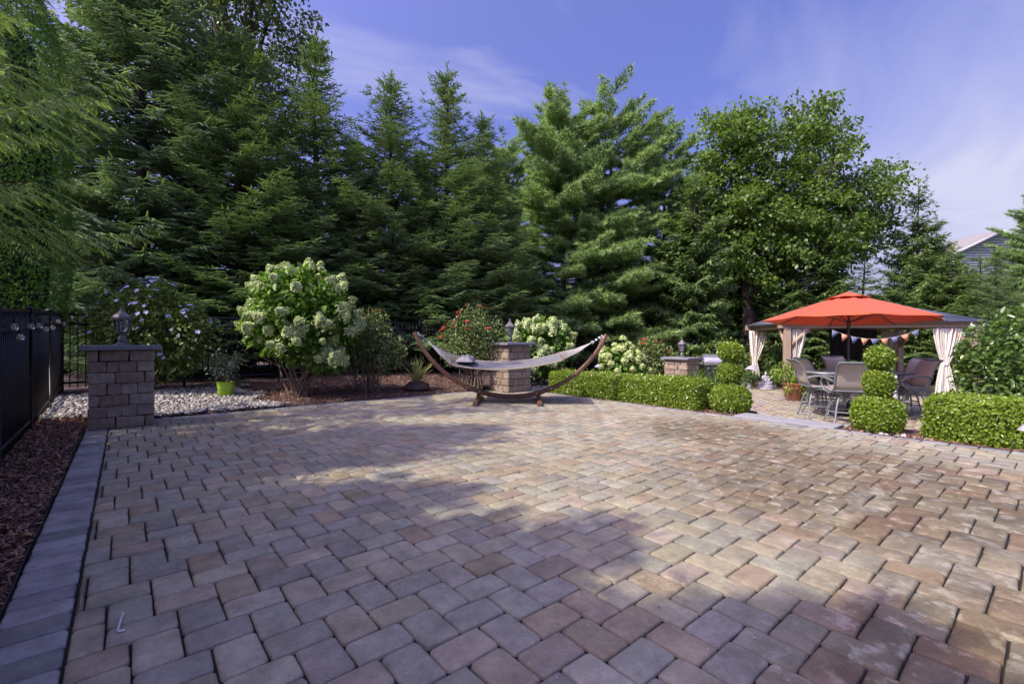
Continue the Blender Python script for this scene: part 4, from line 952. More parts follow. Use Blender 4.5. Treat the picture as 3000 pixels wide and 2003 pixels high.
# ------------------------------------------------------------------ brick pillars with caps
M_BLOCK = []
for k, c in enumerate(((0.30, 0.232, 0.165), (0.265, 0.205, 0.15), (0.325, 0.265, 0.195), (0.25, 0.182, 0.132), (0.29, 0.242, 0.185))):
    M_BLOCK.append(simple('wall_block_%d' % k, c, 0.9, var=0.28, scale=11, bump=0.8, bscale=38))
M_CAP = simple('bluestone_cap', (0.20, 0.205, 0.23), 0.7, var=0.16, scale=9, bump=0.5, bscale=35)
M_MORTAR = simple('dark_joint', (0.02, 0.017, 0.015), 0.95)
def pillar(label, u, v, z0, top, side=0.70, cap=0.86):
    o = empty('brick_pillar', (u, v, z0)); tag(o, label, 'pillar', 'brick pillars')
    ht = top - z0 - 0.065; nc = 7; ch = ht / nc; dp = 0.19; h = side / 2
    mb = MB(); mb.box((0, 0, ht / 2 - 0.005), (side - 0.07, side - 0.07, ht - 0.02)); mb.build('core', M_MORTAR, o, smooth=False)
    for i in range(nc):
        full = [0.28, 0.31, 0.11] if i % 4 == 0 else [0.11, 0.31, 0.28]
        rot = (i % 2) * math.pi / 2
        segs = []
        for sg in (-1, 1):                                   # two long faces
            x = -h
            for w in (full if sg < 0 else full[::-1]):
                w = w * side / 0.70; segs.append((x + w / 2, sg * (h - dp / 2), w, dp)); x += w
            rest = side - 2 * dp; a = 0.52 + 0.1 * random.random()
            segs.append((sg * (h - dp / 2), -h + dp + rest * a / 2, dp, rest * a)); segs.append((sg * (h - dp / 2), h - dp - rest * (1 - a) / 2, dp, rest * (1 - a)))
        for (x, y, w, d) in segs:
            X, Y = x * math.cos(rot) - y * math.sin(rot), x * math.sin(rot) + y * math.cos(rot)
            mb = MB(); mb.box((0, 0, 0), (w - 0.005, d - 0.004, ch - 0.005), ch=0.013, jit=0.0042)
            mb.build('block', random.choice(M_BLOCK), o, loc=(X + random.gauss(0, .003), Y + random.gauss(0, .003), (i + 0.5) * ch), rot=(0, 0, rot + random.gauss(0, 0.007)), sharp=30)
    mb = MB(); mb.box((0, 0, 0), (cap, cap, 0.062), ch=0.008, jit=0.002); mb.build('cap_stone', M_CAP, o, loc=(0, 0, ht + 0.033), sharp=30)
pillar('nearest brick pillar with lantern beside the left fence', -0.04, 8.58, 0.0, 1.125)
pillar('middle brick pillar with lantern behind the hammock', 6.96, 8.41, 0.0, 1.135)
p3 = at(1998, 1047, 13.3)
pillar('far brick pillar with lantern on the lower level behind the hedge', p3.x, p3.y, ZL, p3.z + 0.01)

M_BULB = simple('bulb_glass', (0.75, 0.72, 0.66), 0.25, var=0.05)
def lantern(label, loc, rz):
    o = empty('post_lantern', loc, rz); tag(o, label, 'lantern', 'pillar lanterns')
    mb = MB(); mb.lathe([(0.092, 0), (0.092, 0.014), (0.072, 0.026), (0.045, 0.036)], 8); mb.build('base', M_IRON, o, sharp=30)
    mb = MB(); mb.lathe([(0.042, 0.034), (0.05, 0.05), (0.05, 0.095), (0.034, 0.125), (0.026, 0.14), (0.03, 0.15), (0.05, 0.168), (0.068, 0.176)], 14); mb.build('stem', M_IRON, o)
    mb = MB(); mb.lathe([(0.066, 0.174), (0.078, 0.180), (0.078, 0.190), (0.066, 0.194)], 6); mb.build('lower_rim', M_IRON, o, smooth=False)
    for k in range(6):
        a = k * math.pi / 3; b = a + math.pi / 3; c0, s0, c1, s1 = math.cos(a), math.sin(a), math.cos(b), math.sin(b)
        mb = MB(); mb.tube([(0.070 * c0, 0.070 * s0, 0.192), (0.105 * c0, 0.105 * s0, 0.352)], 0.0055, 5); mb.build('corner_bar', M_IRON, o)
        q = 0.99; mb = MB(); mb.add([(0.067 * c0, 0.067 * s0, .194), (0.067 * c1, 0.067 * s1, .194), (0.101 * c1, 0.101 * s1, .350), (0.101 * c0, 0.101 * s0, .350), (0.064 * c0, 0.064 * s0, .194), (0.064 * c1, 0.064 * s1, .194), (0.098 * c1, 0.098 * s1, .350), (0.098 * c0, 0.098 * s0, .350)],
                              [(0, 1, 2, 3), (7, 6, 5, 4), (0, 3, 7, 4), (1, 5, 6, 2), (3, 2, 6, 7), (0, 4, 5, 1)]); mb.build('pane', M_GLASS, o, smooth=False)
    mb = MB(); mb.lathe([(0.112, 0.350), (0.126, 0.352), (0.128, 0.366), (0.118, 0.370), (0.129, 0.377), (0.124, 0.387), (0.098, 0.415), (0.066, 0.438), (0.045, 0.462), (0.036, 0.482), (0.035, 0.496), (0.026, 0.500)], 6); mb.build('roof', M_IRON, o, sharp=25)
    mb = MB(); mb.lathe([(0.020, 0.498), (0.024, 0.505), (0.012, 0.513), (0.014, 0.518), (0.024, 0.528), (0.020, 0.542), (0.006, 0.549)], 10); mb.build('finial', M_IRON, o)
    mb = MB(); mb.lathe([(0.014, 0.192), (0.014, 0.235), (0.011, 0.24), (0.014, 0.262), (0.009, 0.285), (0.002, 0.30)], 10); mb.build('bulb', M_BULB, o)
lantern('lantern on the nearest brick pillar', (-0.04, 8.58, 1.128), 0.2)
lantern('lantern on the middle brick pillar behind the hammock', (6.96, 8.41, 1.138), 0.5)
lantern('lantern on the far brick pillar behind the hedge', (p3.x, p3.y, p3.z + 0.012), 0.9)

# ------------------------------------------------------------------ black metal fences
def fence(label, pts, spacing=0.112, start=0.0):
    "pts: (u, v, z bottom, z top) of the posts; pickets between them"
    o = empty('metal_fence', (pts[0][0], pts[0][1], pts[0][2])); tag(o, label, 'fence', 'black metal fences'); O = Vector(o.location)
    pk = None
    mbp = MB(); mbp.box((0, 0, 0.5), (0.016, 0.016, 1.0)); pk = mbp.mesh('picket', M_BLACK, smooth=False)
    for i, q in enumerate(pts):
        mb = MB(); mb.box((q[0] - O.x, q[1] - O.y, (q[2] + q[3] + 0.03) / 2 - O.z - 0.05), (0.055, 0.055, q[3] - q[2] + 0.13), ch=0.004)
        mb.lathe([(0.045, 0), (0.04, 0.012), (0.008, 0.03)], 4, (q[0] - O.x, q[1] - O.y, q[3] + 0.03 - O.z), math.pi / 4); mb.build('post', M_BLACK, o, smooth=False)
        if i + 1 < len(pts):
            r = pts[i + 1]; L = math.hypot(r[0] - q[0], r[1] - q[1]); n = max(2, round(L / spacing))
            for f in (1.0, 0.87, 0.10):
                a = Vector((q[0], q[1], q[2] + (q[3] - q[2]) * f)) - O; b = Vector((r[0], r[1], r[2] + (r[3] - r[2]) * f)) - O
                mb = MB(); mb.bar([a, (a + b) / 2, b], 0.028, 0.036); mb.build('rail', M_BLACK, o, smooth=False)
            for k in range(1, n):
                t = k / n; zb = q[2] + (r[2] - q[2]) * t; zt = q[3] + (r[3] - q[3]) * t
                inst('picket', pk, o, (q[0] + (r[0] - q[0]) * t - O.x, q[1] + (r[1] - q[1]) * t - O.y, zb + 0.05 - O.z), (0, 0, math.atan2(r[1] - q[1], r[0] - q[0])), (1, 1, zt - zb - 0.055))
FL = [(-0.92, 2.5 + 1.92 * k, (0.0, 0.0, 0.0, 0.04, 0.12, 0.18)[k], (1.42, 1.44, 1.475, 1.56, 1.625, 1.68)[k]) for k in range(5)] + [(-0.92, 11.95, 0.2, 1.68)]
fence('black picket fence along the left mulch strip with string lights', FL)
FB = [(-0.92 + 1.86 * k, 11.97 if k else 12.03, tz(min(-0.92 + 1.86 * k, 13), 11.95) + 0.03, (1.68 if k < 5 else 1.68 - 0.055 * (k - 4))) for k in range(10)]
fence('black picket fence along the back of the flower beds', FB)
FR = [(15.9 + 1.0 * k, 12.2 - 0.9 * k, -0.34, 1.32) for k in range(8)]
fence('black picket fence in shade behind the gazebo', FR)

# string lights on the left fence
M_CORD = simple('black_cord', (0.015, 0.015, 0.018), 0.5)
M_FIL = simple('filament', (0.8, 0.72, 0.5), 0.3, var=0.05)
sl = empty('string_lights', (-0.86, 6.4, 1.3)); tag(sl, 'string of clear bulbs on a black cord along the left fence top', 'string lights')
BULBS = [(37, 955, 4.55), (58, 985, 4.8), (86, 953, 5.35), (109, 951, 5.85), (129, 961, 6.3), (147, 956, 6.9), (163, 938, 7.5), (180, 945, 8.2), (203, 925, 9.2)]
cp = []
for i, (px, py, d) in enumerate(BULBS):
    p = at(px, py + 4, d); p.x = -0.84; q = Vector(p) - Vector(sl.location)
    top = q + Vector((0, 0, 0.10))
    b = MB(); b.lathe([(0.012, 0.0), (0.022, 0.006), (0.030, 0.024), (0.028, 0.044), (0.018, 0.064), (0.014, 0.072)], 12); bo = b.build('bulb', M_GLASS, sl, loc=q - Vector((0, 0, 0.03)))
    b = MB(); b.lathe([(0.003, 0.012), (0.006, 0.03), (0.003, 0.06)], 6); b.build('filament', M_FIL, bo)
    b = MB(); b.lathe([(0.017, 0.070), (0.018, 0.12), (0.010, 0.128)], 10); b.build('socket', M_CORD, bo)
    hang = Vector((0, 0, 0.095)); cp.append(q + hang)
    if i + 1 < len(BULBS):
        p2 = at(*BULBS[i + 1][:2], BULBS[i + 1][2]); m = (q + Vector((-0.84 - sl.location.x, p2.y - sl.location.y, p2.z - sl.location.z))) / 2
        cp.append(Vector((q.x - 0.03, m.y, (1.40 if i < 2 else 1.50 if i < 5 else 1.55) - sl.location.z)))
b = MB()
dense = []
cp = [Vector((q0.x, cp[0].y - 0.7, 0.06)) for q0 in cp[:1]] + cp
for i in range(len(cp) - 1):
    for t in (0, 0.25, 0.5, 0.75):
        s_ = t * t * (3 - 2 * t); dense.append(Vector((cp[i].x + (cp[i + 1].x - cp[i].x) * t, cp[i].y + (cp[i + 1].y - cp[i].y) * t, cp[i].z + (cp[i + 1].z - cp[i].z) * s_)))
b.tube(dense, 0.006, 6); b.build('cord', M_CORD, sl)

# ------------------------------------------------------------------ lime green nursery pot
def textmesh(name, txt, size, mat, ext=0.0015):
    cu = bpy.data.curves.new(name, 'FONT'); cu.body = txt; cu.size = size; cu.extrude = ext; cu.align_x = 'CENTER'; cu.align_y = 'CENTER'; cu.resolution_u = 2
    ob = bpy.data.objects.new(name, cu); C.objects.link(ob); dg = bpy.context.evaluated_depsgraph_get(); me = bpy.data.meshes.new_from_object(ob.evaluated_get(dg))
    bpy.data.objects.remove(ob); me.materials.append(mat); me.name = name; return me
M_LIME = simple('lime_plastic', (0.33, 0.56, 0.03), 0.42, var=0.06, scale=4)
M_LETTER = simple('pale_print', (0.52, 0.66, 0.32), 0.5)
M_SOIL2 = simple('potting_soil', (0.03, 0.022, 0.018), 0.95, bump=0.8, bscale=60)
p = gnd(661, 1165, 0.075)
po = empty('potted_rose', (p.x, p.y, tz(p.x, p.y) + 0.015), -TH - 0.35); tag(po, 'bare looking rose in a lime green nursery pot on the stones', 'potted plant')
mb = MB(); mb.lathe([(0.118, 0.0), (0.122, 0.004), (0.150, 0.235), (0.160, 0.237), (0.160, 0.258), (0.150, 0.258), (0.147, 0.21)], 28, capt=False); pot = mb.build('pot', M_LIME, po)
mb = MB(); mb.lathe([(0.001, 0.218), (0.146, 0.212)], 20, capb=False, capt=False); mb.build('soil', M_SOIL2, po)
lt = textmesh('lettering', 'KNOCK', 0.052, M_LETTER)
co = np.empty(len(lt.vertices) * 3, np.float32); lt.vertices.foreach_get('co', co); co = co.reshape(-1, 3)
rad_ = 0.1405 + co[:, 2]; an = co[:, 0] / 0.14 - 0.80
lt.vertices.foreach_set('co', np.c_[rad_ * np.cos(an), rad_ * np.sin(an), co[:, 1] + 0.158].astype(np.float32).ravel()); inst('lettering', lt, pot)
r = np.random.default_rng(77); mb = MB(); tips = []
for k in range(13):
    a = r.random() * 6.283; e = np.array([math.cos(a) * r.uniform(.1, .36), math.sin(a) * r.uniform(.1, .3), r.uniform(0.4, 0.85)]); tips.append(e)
    mb.tube([(0.02 * math.cos(a), 0.02 * math.sin(a), 0.2), tuple(e * 0.55 + np.array([0, 0, .14])), tuple(e)], [0.006, 0.005, 0.002], 4)
mb.build('stems', M_STEM, po)
n = 900; tp = np.array(tips)[r.integers(len(tips), size=n)]; P = tp * (0.55 + 0.5 * r.random((n, 1))) + r.normal(size=(n, 3)) * 0.05 + np.array([0, 0, 0.03])
L = 0.035 + 0.03 * r.random(n); inst('foliage', fol('foliage', P, unit(r.normal(size=(n, 3))), unit(r.normal(size=(n, 3)) + np.array([0, 0, .8])), s3(L, L * .55), r.normal(.4, .2, n), LEAF, LEAF_F, leafmat('blue_green_rose_leaf', (0.03, 0.05, 0.045), (0.10, 0.13, 0.10), 0.5, 0.15)), po)

# ------------------------------------------------------------------ hammock and its arc stand
M_WOOD = simple('stained_wood', (0.15, 0.075, 0.045), 0.5, var=0.3, scale=6, bump=0.25, bscale=30, stretch=(1, 1, 6))
M_WEAVE = simple('hammock_cloth', (0.165, 0.165, 0.165), 0.8, var=0.08, scale=30, bump=0.4, bscale=160)
M_WEAVE2 = simple('hammock_hem', (0.32, 0.26, 0.16), 0.8, var=0.08, scale=30)
M_ROPE = simple('rope', (0.36, 0.35, 0.31), 0.8, var=0.15, scale=60)
M_CHAIN = simple('chain', (0.55, 0.56, 0.6), 0.35, metal=0.8)
hc = cf(-0.03, 8.95, 0.0); RZH = -TH - 0.03
hs = empty('hammock_stand', hc, RZH); tag(hs, 'curved brown wooden arc stand carrying the hammock', 'hammock stand')
RA, ZC = 2.03, 2.135
def arc(a): return Vector((RA * math.sin(a), 0, ZC - RA * math.cos(a)))
A0, A1 = -1.175, 1.145
for (a, b, off) in ((A0, -0.42, 0.0), (-0.46, 0.46, 0.0), (0.42, A1, 0.0)):
    mid = (a, b) == (-0.46, 0.46)
    m = 26; P = [arc(a + (b - a) * k / m) for k in range(m + 1)]; V = []; F = []
    wd = 0.048 if not mid else 0.082; hh = 0.080 if not mid else 0.085
    for q_, k in zip(P, range(m + 1)):
        th = a + (b - a) * k / m; nrm = Vector((-math.sin(th), 0, math.cos(th)))
        e = 0.012
        for (sy, sn) in ((-wd / 2, -hh / 2 + e), (-wd / 2 + e, -hh / 2), (wd / 2 - e, -hh / 2), (wd / 2, -hh / 2 + e), (wd / 2, hh / 2 - e), (wd / 2 - e, hh / 2), (-wd / 2 + e, hh / 2), (-wd / 2, hh / 2 - e)):
            V.append(q_ + Vector((0, sy, 0)) + nrm * sn)
    for k in range(m):
        for j in range(8): F.append((k * 8 + j, k * 8 + (j + 1) % 8, k * 8 + 8 + (j + 1) % 8, k * 8 + 8 + j))
    F += [tuple(range(8))[::-1], tuple(m * 8 + j for j in range(8))]
    mb = MB(); mb.add([tuple(v_) for v_ in V], F); mb.build('arc_beam', M_WOOD, hs, sharp=50)
for x in (-0.62, 0.55):
    mb = MB(); mb.box((x, 0, 0.034), (0.085, 1.24, 0.066), ch=0.006); fo = mb.build('foot', M_WOOD, hs)
    mb = MB(); mb.bar([(x, -0.20, 0.068), (x, -0.045, 0.13)], 0.06, 0.05, up=(0, 0.3, 1)); mb.bar([(x, 0.20, 0.068), (x, 0.045, 0.13)], 0.06, 0.05, up=(0, -0.3, 1)); mb.build('foot_brace', M_WOOD, fo)
for a in (-0.42, -0.30, 0.25, 0.40):
    q_ = arc(a); mb = MB(); mb.tube([q_ + Vector((0, -0.056, 0)), q_ + Vector((0, 0.056, 0))], 0.011, 8); mb.build('bolt', M_STEEL, hs)
tips_ = {}
for s, a in ((-1, A0 + 0.03), (1, A1 - 0.03)):
    q_ = arc(a); inner = Vector((-math.sin(a), 0, math.cos(a)))
    mb = MB(); mb.tube([q_ + inner * 0.04 + Vector((0.02 * math.cos(t), 0, 0.02 * math.sin(t))) + inner * 0.02 for t in np.linspace(0, 6.28, 10)], 0.004, 5, caps=False); mb.build('eye_bolt', M_STEEL, hs); tips_[s] = q_ + inner * 0.07
    b2 = arc(a - s * 0.12); c2 = b2 + Vector((-math.sin(a), 0, math.cos(a))) * 0.07
    mb = MB(); mb.tube([tips_[s], (tips_[s] + c2) / 2 + Vector((0, 0, -0.06)), c2 + Vector((0, 0, -.1))], 0.006, 5); mb.build('loose_chain', M_CHAIN, hs)
hm = empty('hammock', hc, RZH); tag(hm, 'grey quilted rope hammock slung on the wooden stand', 'hammock')
XL, XR, WH = -1.04, 0.945, 0.60
def bedz(x, y):
    t = (x - XL) / (XR - XL); ends = 0.79 + (0.875 - 0.79) * t
    return ends - 0.125 * 4 * t * (1 - t) * (1 - 0.10 * t) - 0.035 * (1 - (y / WH) ** 2) * 4 * t * (1 - t) + 0.045 * y / WH
nx, ny = 44, 18; V = []; 
for th in (0.0, -0.014):
    for i in range(nx + 1):
        for j in range(ny + 1):
            x = XL + (XR - XL) * i / nx; y = -WH + 2 * WH * j / ny
            V.append((x, y, bedz(x, y) + th + 0.006 * abs(math.sin(math.pi * i / 4)) * abs(math.sin(math.pi * j / 3)) * (1 if th == 0 else -1)))
n1_ = (nx + 1) * (ny + 1); F = []
for i in range(nx):
    for j in range(ny):
        a = i * (ny + 1) + j; F.append((a, a + ny + 1, a + ny + 2, a + 1)); F.append((n1_ + a, n1_ + a + 1, n1_ + a + ny + 2, n1_ + a + ny + 1))
mb = MB(); mb.add(V, F); mb.build('bed', M_WEAVE, hm, sharp=80)
for s in (-1, 1):
    mb = MB(); mb.tube([(XL + (XR - XL) * i / 24, s * WH, bedz(XL + (XR - XL) * i / 24, s * WH) - 0.006) for i in range(25)], 0.011, 6); mb.build('hem', M_WEAVE2, hm)
for s, x in ((-1, XL - 0.03), (1, XR + 0.03)):
    zb = bedz(XL if s < 0 else XR, 0); R0 = Vector((s * 1.575 - 0.0, 0, 1.135 if s < 0 else 1.15))
    mb = MB(); mb.tube([(x, -WH - 0.05, zb - 0.048), (x, 0, zb + 0.004), (x, WH + 0.05, zb + 0.048)], 0.019, 10); mb.build('spreader_bar', M_WOOD, hm)
    for k in range(15):
        y = -WH + 2 * WH * k / 14
        mb = MB(); mb.tube([(x - s * 0.05, y, zb - 0.002 + 0.075 * y), (x + s * 0.005, y, zb + 0.02 + 0.075 * y), Vector((x, y, zb + 0.075 * y)) * 0.5 + R0 * 0.5 + Vector((0, 0, -0.02)), R0], 0.0042, 4, caps=False); mb.build('cord', M_ROPE, hm)
    mb = MB(); mb.tube([R0 + Vector((0.025 * math.cos(t), 0, 0.025 * math.sin(t))) for t in np.linspace(0, 6.283, 13)], 0.005, 6, caps=False); mb.build('ring', M_CHAIN, hm)
    T_ = tips_[s]; d_ = T_ - R0; n_ = max(3, int(d_.length / 0.034))
    for k in range(n_):
        c_ = R0 + d_ * ((k + 0.5) / n_); u_ = d_.normalized(); w_ = Vector((0, 1, 0)) if k % 2 else u_.cross(Vector((0, 1, 0)))
        mb = MB(); mb.tube([c_ + u_ * 0.023 * math.cos(t) + w_ * 0.012 * math.sin(t) for t in np.linspace(0, 6.283, 11)], 0.0042, 5, caps=False); mb.build('chain_link', M_CHAIN, hm)
# pillow lying on the hammock
bm = bmesh.new(); bmesh.ops.create_grid(bm, x_segments=16, y_segments=22, size=0.5); V = np.array([v_.co[:] for v_ in bm.verts]); Fp = [[v_.index for v_ in f.verts] for f in bm.faces]; bm.free()
def pil(sg):
    x, y = V[:, 0] * 2, V[:, 1] * 2; pin = 1 - 0.09 * (x ** 2) * (1 - y ** 2) ; q_ = np.clip((1 - np.abs(x) ** 2.4) * (1 - np.abs(y) ** 2.4), 0, 1) ** 0.55
    return np.c_[V[:, 0] * 0.32 * (1 - 0.07 * (1 - x ** 2) * (y ** 2)), V[:, 1] * 0.74 * (1 - 0.06 * (1 - y ** 2) * x ** 2), sg * (0.115 if sg > 0 else 0.035) * q_ * (1 + 0.12 * np.sin(9 * x + 4 * y))]
po_ = empty('pillow', hc + Matrix.Rotation(RZH, 3, 'Z') @ Vector((XL + 0.19, -0.05, bedz(XL + 0.19, -0.05) + 0.052)), RZH); tag(po_, 'pale grey pillow on the left end of the hammock', 'pillow')
M_PIL = simple('pillow_cloth', (0.27, 0.26, 0.255), 0.8, var=0.06, scale=9, bump=0.2, bscale=20)
mb = MB(); mb.add(pil(1), Fp); mb.add(pil(-1), [f[::-1] for f in Fp]); mb.build('cover', M_PIL, po_, sharp=80, rot=(0, 0.02, 0))
# ------------------------------------------------------------------ gazebo on the lower patio
M_CEDAR = simple('gazebo_cedar', (0.37, 0.275, 0.19), 0.6, var=0.16, scale=5, bump=0.15, bscale=25, stretch=(2, 2, 0.4))
M_METROOF = simple('blue_grey_roof', (0.165, 0.18, 0.235), 0.32, metal=0.25, var=0.1, scale=2)
M_CURT = simple('cream_curtain', (0.68, 0.65, 0.56), 0.85, var=0.05, scale=6)
M_BLKCL = simple('black_cloth', (0.012, 0.012, 0.016), 0.85, var=0.2)
PFL, PFR = cf(7.43, 12.5, ZL), cf(11.60, 11.6, ZL)
GX = (PFR - PFL); GW = GX.length; gx = GX.normalized(); gy = Vector((-gx.y, gx.x, 0)); GD = 3.1
GRZ = math.atan2(gx.y, gx.x)
ga = empty('gazebo', PFL, GRZ); tag(ga, 'cedar post gazebo with blue grey metal roof behind the red umbrella', 'gazebo')
ZB = 1.86                                                   # underside of the beams
for (x, y) in ((0, 0), (GW, 0), (0, GD), (GW, GD)):
    mb = MB(); mb.box((x, y, ZB / 2 + 0.01), (0.155, 0.155, ZB), ch=0.006); po = mb.build('post', M_CEDAR, ga)
    mb = MB(); mb.box((x, y, 0.06), (0.20, 0.20, 0.12), ch=0.006); mb.build('post_base', M_CEDAR, po)
    sx, sy = (1 if x == 0 else -1), (1 if y == 0 else -1)
    for (a, b, up) in (((x + sx * 0.07, y, ZB - 0.50), (x + sx * 0.52, y, ZB - 0.02), (0, 1, 0)), ((x, y + sy * 0.07, ZB - 0.50), (x, y + sy * 0.52, ZB - 0.02), (1, 0, 0))):
        mb = MB(); mb.bar([a, b], 0.11, 0.075, up=up); mb.build('knee_brace', M_CEDAR, ga, smooth=False)
for (a, b) in (((-0.22, 0), (GW + 0.22, 0)), ((-0.22, GD), (GW + 0.22, GD))):
    mb = MB(); mb.box(((a[0] + b[0]) / 2, a[1], ZB + 0.075), (b[0] - a[0], 0.09, 0.145), ch=0.004); mb.build('beam', M_CEDAR, ga)
for x in (0, GW):
    mb = MB(); mb.box((x, GD / 2, ZB + 0.073), (0.09, GD - 0.095, 0.138), ch=0.004); mb.build('beam', M_CEDAR, ga)
EO = 0.15; ez = ZB + 0.152; cx, cy = GW / 2, GD / 2; rz_ = ZB + 0.92
def tier(nm_, x0, x1, y0, y1, z0, z1, k, parent):
    "hip roof tier of four slopes; k the part of the way to the ridge"
    rx0, rx1 = x0 + (cx - x0) * k * 0.93, x1 + (cx - x1) * k * 0.93; ry0, ry1 = y0 + (cy - y0) * k, y1 + (cy - y1) * k
    L_ = [(x0, y0, z0), (x1, y0, z0), (x1, y1, z0), (x0, y1, z0)]; U_ = [(rx0, ry0, z1), (rx1, ry0, z1), (rx1, ry1, z1), (rx0, ry1, z1)]
    for i in range(4):
        j = (i + 1) % 4; a, b, c, d = map(Vector, (L_[i], L_[j], U_[j], U_[i])); nn = (b - a).cross(d - a).normalized() * 0.03
        mb = MB(); mb.add([tuple(v_) for v_ in (a, b, c, d, a + nn, b + nn, c + nn, d + nn)], [(3, 2, 1, 0), (4, 5, 6, 7), (0, 1, 5, 4), (1, 2, 6, 5), (2, 3, 7, 6), (3, 0, 4, 7)]); s_ = mb.build(nm_, M_METROOF, parent, smooth=False)
        for q in range(1, 6):
            t = q / 6; mb = MB(); e0 = a.lerp(b, t) + nn * 1.15; e1 = d.lerp(c, t) + nn * 1.15; mb.bar([e0, e1], 0.022, 0.02, up=tuple(nn)); mb.build('seam', M_METROOF, s_, smooth=False)
    mb = MB()
    for i in range(4):
        j = (i + 1) % 4; mb.bar([L_[i], L_[j]], 0.05, 0.07)
    mb.build('eave_trim', M_METROOF, parent, smooth=False)
rf = empty('roof', (0, 0, 0), parent=ga)
tier('roof_slope', -EO, GW + EO, -EO, GD + EO, ez, ez + 0.46, 0.62, rf)
q0 = 0.62; tier('cupola_slope', -EO + (cx + EO) * q0 * .93, GW + EO - (cx + EO) * q0 * .93, -EO + (cy + EO) * q0, GD + EO - (cy + EO) * q0, ez + 0.50, ez + 0.66, 0.82, rf)

def curtain(label, loc, rz, w0, w1, z0, zt, z1, wb, nf, seed, side=0.0):
    "gathered curtain: hung from z0 down, tied at zt, flaring to z1"
    r = np.random.default_rng(seed); o = empty('curtain', loc, rz); tag(o, label, 'curtain', 'cream gazebo curtains')
    m, rows = 96, 30; V = []
    for i in range(rows + 1):
        z = z0 + (z1 - z0) * i / rows
        if z > zt: t = (z0 - z) / (z0 - zt); w = w0 + (w1 - w0) * t ** 1.5; off = side * t ** 1.3; dpt = 0.05 - 0.015 * t
        else: t = (zt - z) / (zt - z1); w = w1 + (wb - w1) * t ** 0.7; off = side + 0.02 * t; dpt = 0.035 + 0.03 * t
        for k in range(m + 1):
            s_ = k / m - 0.5; V.append((off + s_ * w + 0.008 * math.sin(k * 1.7 + z * 3), dpt * (0.65 + 0.45 * math.sin(k * 0.13 + seed * 2)) * math.sin(2 * math.pi * nf * k / m + 0.9 * math.sin(2.2 * z + seed + k * .05) + 1.6 * math.sin(k * .11 + seed)) + 0.35 * dpt * math.sin(k * 0.9 + seed), z))
    F = [(i * (m + 1) + k, (i + 1) * (m + 1) + k, (i + 1) * (m + 1) + k + 1, i * (m + 1) + k + 1) for i in range(rows) for k in range(m)]
    mb = MB(); mb.add(V, F); c_ = mb.build('cloth', M_CURT, o, sharp=180)
    sm = c_.modifiers.new('thickness', 'SOLIDIFY'); sm.thickness = 0.006
    mb = MB(); mb.lathe([(w1 * 0.62, -0.02), (w1 * 0.66, 0), (w1 * 0.62, 0.02)], 14, (0, 0, 0)); tb = mb.build('tie_back', M_CURT, o, loc=(side, 0, zt)); tb.scale = (1, 0.6, 1)
def gl(x, y, z): return PFL + gx * x + gy * y + Vector((0, 0, z))
curtain('cream curtain tied at the rear left gazebo post above the statue', gl(0.04, GD - 0.42, 0), -TH, 0.52, 0.10, ZB - 0.02, 0.85, 0.35, 0.22, 7, 1, -0.10)
curtain('cream curtain tied beside the front left gazebo post', gl(0.30, 0.02, 0), GRZ, 0.34, 0.09, ZB - 0.02, 0.80, 0.10, 0.24, 6, 2, -0.10)
curtain('cream curtain tied at the front right gazebo post', gl(GW - 0.58, -0.02, 0), GRZ, 0.62, 0.13, ZB - 0.02, 0.93, 0.05, 0.50, 8, 3, -0.06)
curtain('cream curtain at the rear right gazebo post behind the chairs', gl(GW - 0.30, GD - 0.05, 0), GRZ, 0.40, 0.14, ZB - 0.02, 0.55, 0.05, 0.3, 7, 4, 0.0)
# black panel hung inside the gazebo
bp = empty('hanging_panel', gl(2.15, GD - 0.35, 0), GRZ); tag(bp, 'black cloth panel hanging under the gazebo roof', 'hanging cloth')
V = []; 
for i in range(13):
    for k in range(41):
        s_ = k / 40; zb = 0.96 - 0.10 * s_; z = ZB - (ZB - zb) * i / 12; V.append((1.32 * s_ * (1 - 0.03 * i / 12) + 0.02 * i / 12, 0.03 * math.sin(k * 0.9) * (0.3 + i / 12) + 0.18 * max(0, s_ - 0.75) * (i / 12), z))
mb = MB(); mb.add(V, [(i * 41 + k, (i + 1) * 41 + k, (i + 1) * 41 + k + 1, i * 41 + k + 1) for i in range(12) for k in range(40)]); o_ = mb.build('cloth', M_BLKCL, bp, sharp=180); sm = o_.modifiers.new('thickness', 'SOLIDIFY'); sm.thickness = 0.005
mb = MB(); mb.tube([(-0.06, 0, ZB), (1.38, 0, ZB)], 0.014, 8); mb.build('rod', M_BLACK, bp)

# bunting on the front beam
def flagmat(name, a, b, star):
    m, N, L, B = nm(name); tc = N.new('ShaderNodeTexCoord')
    if star:
        w = N.new('ShaderNodeTexVoronoi'); w.inputs['Scale'].default_value = 38; L.new(tc.outputs['Object'], w.inputs['Vector']); src = w.outputs['Distance']
    else:
        w = N.new('ShaderNodeTexWave'); w.inputs['Scale'].default_value = 9.5; w.bands_direction = 'X'; L.new(tc.outputs['Object'], w.inputs['Vector']); src = w.outputs['Fac']
    rp = N.new('ShaderNodeValToRGB'); rp.color_ramp.interpolation = 'CONSTANT'; rp.color_ramp.elements[0].color = (*a, 1); rp.color_ramp.elements[1].color = (*b, 1); rp.color_ramp.elements[1].position = 0.22 if star else 0.5
    L.new(src, rp.inputs[0]); L.new(rp.outputs[0], B.inputs['Base Color']); B.inputs['Roughness'].default_value = 0.85; return m
M_FO = flagmat('orange_stripe', (0.66, 0.16, 0.04), (0.66, 0.45, 0.30), False); M_FB = flagmat('blue_star', (0.6, 0.6, 0.68), (0.12, 0.14, 0.26), True)
